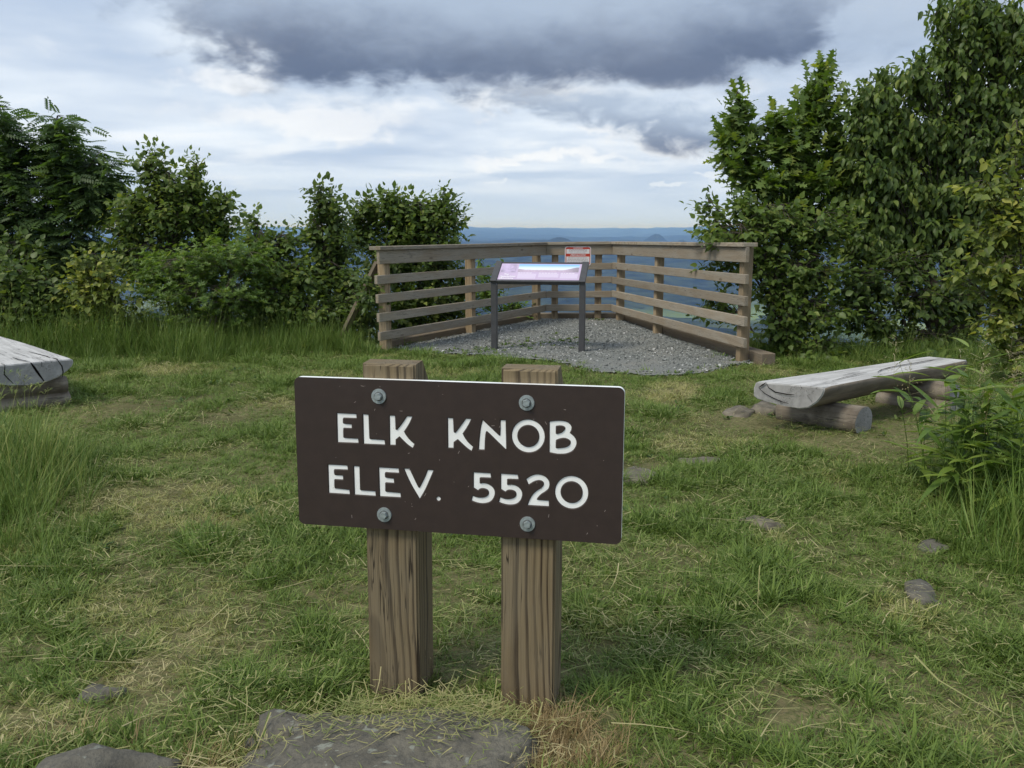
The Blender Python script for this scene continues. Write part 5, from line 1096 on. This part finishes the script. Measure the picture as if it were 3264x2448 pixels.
T_('broadleaf_shrub', 'dense broad-leaved shrub crowding the right end of the fence', 'shrub', fx(1700, 8.9), [(1530, 440, 9.2, 38, 26, 0.8), (1545, 490, 9.1, 48, 40), (1610, 440, 9.0, 45, 35), (1600, 500, 8.9, 75, 45), (1690, 460, 8.9, 75, 50), (1780, 480, 8.9, 75, 60), (1660, 545, 8.9, 75, 50), (1760, 570, 8.8, 90, 55), (1680, 620, 8.8, 60, 55), (1760, 660, 8.7, 90, 55), (1690, 700, 8.7, 60, 45), (1780, 740, 8.6, 80, 35), (1560, 560, 9.4, 50, 30, 0.7), (1540, 650, 9.6, 40, 50, 0.6)], 'ovate', 0.090, 1.05, 'leaf_mid', dens=64, per=12, droop=0.35, trunk=0.022, seed=22, group=RG, tintbias=0.02)
T_('understory_shrub', 'deep green shrub in the shade behind the bench', 'shrub', fx(1960, 9.0), [(1880, 600, 9.0, 80, 55), (1960, 560, 9.1, 80, 50), (1990, 640, 9.0, 90, 50), (1880, 690, 8.9, 80, 45), (2060, 620, 9.1, 70, 60), (2000, 720, 9.0, 85, 40), (1900, 750, 8.8, 70, 28), (2080, 720, 9.1, 60, 50), (1850, 560, 9.3, 50, 70), (1830, 470, 9.5, 45, 60), (2000, 780, 8.7, 80, 20), (2110, 640, 9.2, 60, 60), (1840, 640, 8.9, 50, 60)], 'ovate', 0.095, 0.95, 'leaf_dark', dens=46, per=11, droop=0.45, trunk=0.02, seed=23, group=RG)
T_('yellow_green_shrub', 'yellow-green shrub leaning over the far end of the right bench', 'shrub', fx(2260, 7.4), [(2195, 270, 7.4, 32, 30, 0.8), (2190, 330, 7.4, 35, 40, 0.7), (2130, 400, 7.3, 55, 32, 0.9), (2190, 430, 7.3, 45, 60), (2150, 480, 7.3, 60, 45), (2100, 555, 7.2, 45, 28, 0.8), (2060, 580, 7.2, 40, 22, 0.7), (2170, 570, 7.2, 65, 50), (2200, 640, 7.2, 50, 60), (2150, 690, 7.2, 50, 40), (2190, 745, 7.2, 45, 45), (2300, 500, 7.4, 80, 220)], 'ovate', 0.095, 1.0, 'leaf_yellow', dens=58, per=11, droop=0.42, trunk=0.018, seed=24, group=RG, tintbias=0.05)

# ================================================================== BROAD-BLADED WEED CLUMP (right edge)
wd_ = empty('weed_clump', (2.33, 4.12, float(ground_h(2.33, 4.12)))); tag(wd_, 'clump of broad lance-leaved grass with seed heads below the right bench', 'plant')
M['lance'] = leaf_mat('lance_leaf', [(0.11, 0.185, 0.035), (0.20, 0.29, 0.055), (0.34, 0.37, 0.10)], trans=0.35, gloss=0.4)
def lance(seed, arch):
    t = np.linspace(0, 1, 7); wv = np.array([0.30, 0.85, 1.0, 0.92, 0.72, 0.40, 0.0]) * 0.5; z = -arch * t ** 2; v, f = [], []
    for i in range(7):
        if i < 6: v += [(t[i], wv[i], z[i] + 0.025), (t[i], 0, z[i]), (t[i], -wv[i], z[i] + 0.025)]
        else: v.append((t[i], 0, z[i]))
    for i in range(5): o = 3 * i; f += [(o, o + 1, o + 4, o + 3), (o + 1, o + 2, o + 5, o + 4)]
    f += [(15, 16, 18), (16, 17, 18)]; v = [(x_, y_ * 0.2, z_) for x_, y_, z_ in v]
    me = pymesh('leaf', v, f, True); a = me.attributes.new('tint', 'FLOAT', 'POINT'); a.data.foreach_set('value', np.full(len(v), (seed * 0.37) % 1.0 * 0.8, np.float32)); me.materials.append(M['lance']); return me
LM = [lance(k, ar) for k, ar in enumerate((0.12, 0.25, 0.45, 0.6, 0.2, 0.35))]
r = np.random.default_rng(77); stm, seedp, seedw, seedt = [], [], [], []
for k in range(46):
    bx, by = np.clip(r.normal(0, 0.14), -0.2, 0.4), r.normal(0, 0.17); hgt = r.uniform(0.40, 0.80); ln_a = r.uniform(0, 6.28); ln_ = r.uniform(0.02, 0.20); t = np.linspace(0, 1, 6)[:, None]
    pth = np.c_[bx + ln_ * math.cos(ln_a) * t ** 1.7, by + ln_ * math.sin(ln_a) * t ** 1.7, hgt * t - 0.03]; stm.append((pth, 0.0030 * (1.2 - t[:, 0])))
    nlv = r.integers(5, 8)
    for j in range(nlv):
        q = 0.25 + 0.75 * j / (nlv - 1); i0 = min(int(q * 5), 4); fr = q * 5 - i0; p = pth[i0] * (1 - fr) + pth[i0 + 1] * fr; a = r.uniform(0, 6.28); ll = r.uniform(0.15, 0.26) * (1.0 if j < nlv - 1 else 0.8); up_ = r.uniform(0.15, 0.9)
        X = Vector((math.cos(a), math.sin(a), up_)).normalized(); Yv = Vector((-math.sin(a), math.cos(a), 0)); Zv = X.cross(Yv); Mx = Matrix((X * ll, Yv * ll, Zv * ll)).transposed().to_4x4(); Mx.translation = Vector(p)
        o = link('leaf', LM[r.integers(0, 6)], None, wd_); o.matrix_local = Mx
    if k % 2 == 0:
        tip = pth[-1]
        for j in range(26):
            h_ = r.uniform(0, 0.20); a = r.uniform(0, 6.28); l = r.uniform(0.02, 0.09) * (1.1 - h_ * 3); b0 = tip + np.array([0, 0, h_]); e = b0 + np.array([math.cos(a) * l, math.sin(a) * l, l * 0.25]); e2 = e + np.array([math.cos(a) * 0.010, math.sin(a) * 0.010, -0.006])
            seedp.append(np.stack([b0, e, e2])); seedw.append(np.array([0.0012, 0.0045, 0.0])); seedt.append(r.random())
        seedp.append(np.stack([tip, tip + [0.004, 0, 0.1], tip + [0.01, 0, 0.2]])); seedw.append(np.array([0.002, 0.0015, 0.0])); seedt.append(0.5)
tubes('stems', stm, M['lance'], wd_, 4)
M['seedhead'] = leaf_mat('seed_head', [(0.20, 0.17, 0.08), (0.32, 0.27, 0.14), (0.42, 0.37, 0.22)], trans=0.2)
tag(link('seed_heads', strips('seed_heads', seedp, seedw, seedt), M['seedhead'], wd_), kind='stuff')

# ================================================================== HAZE
hz = bpy.data.meshes.new('haze'); bm = bmesh.new(); zlo = float(TZ.min()) - 5.0; zhi = max(7.0, float(TZ.max()) + 5.0)
box_bm(bm, 2 * rmax + 4000, 2 * rmax + 4000, zhi - zlo, (0, 0, (zhi + zlo) / 2)); bm.to_mesh(hz); bm.free()
m = bpy.data.materials.new('haze_air'); m.use_nodes = True; T = NT(m.node_tree); T.n.clear(); mo = T.node('ShaderNodeOutputMaterial'); pv = T.node('ShaderNodeVolumePrincipled')
pv.inputs['Color'].default_value = (0.24, 0.46, 1.0, 1); pv.inputs['Absorption Color'].default_value = (1, 1, 1, 1); pv.inputs['Density'].default_value = 5.2e-5; pv.inputs['Anisotropy'].default_value = 0.0
T.link(pv.outputs[0], mo.inputs['Volume']); hz.materials.append(m)
tag(link('haze', hz), kind='stuff')
print('LEAVES', NL, 'zhi', zhi)
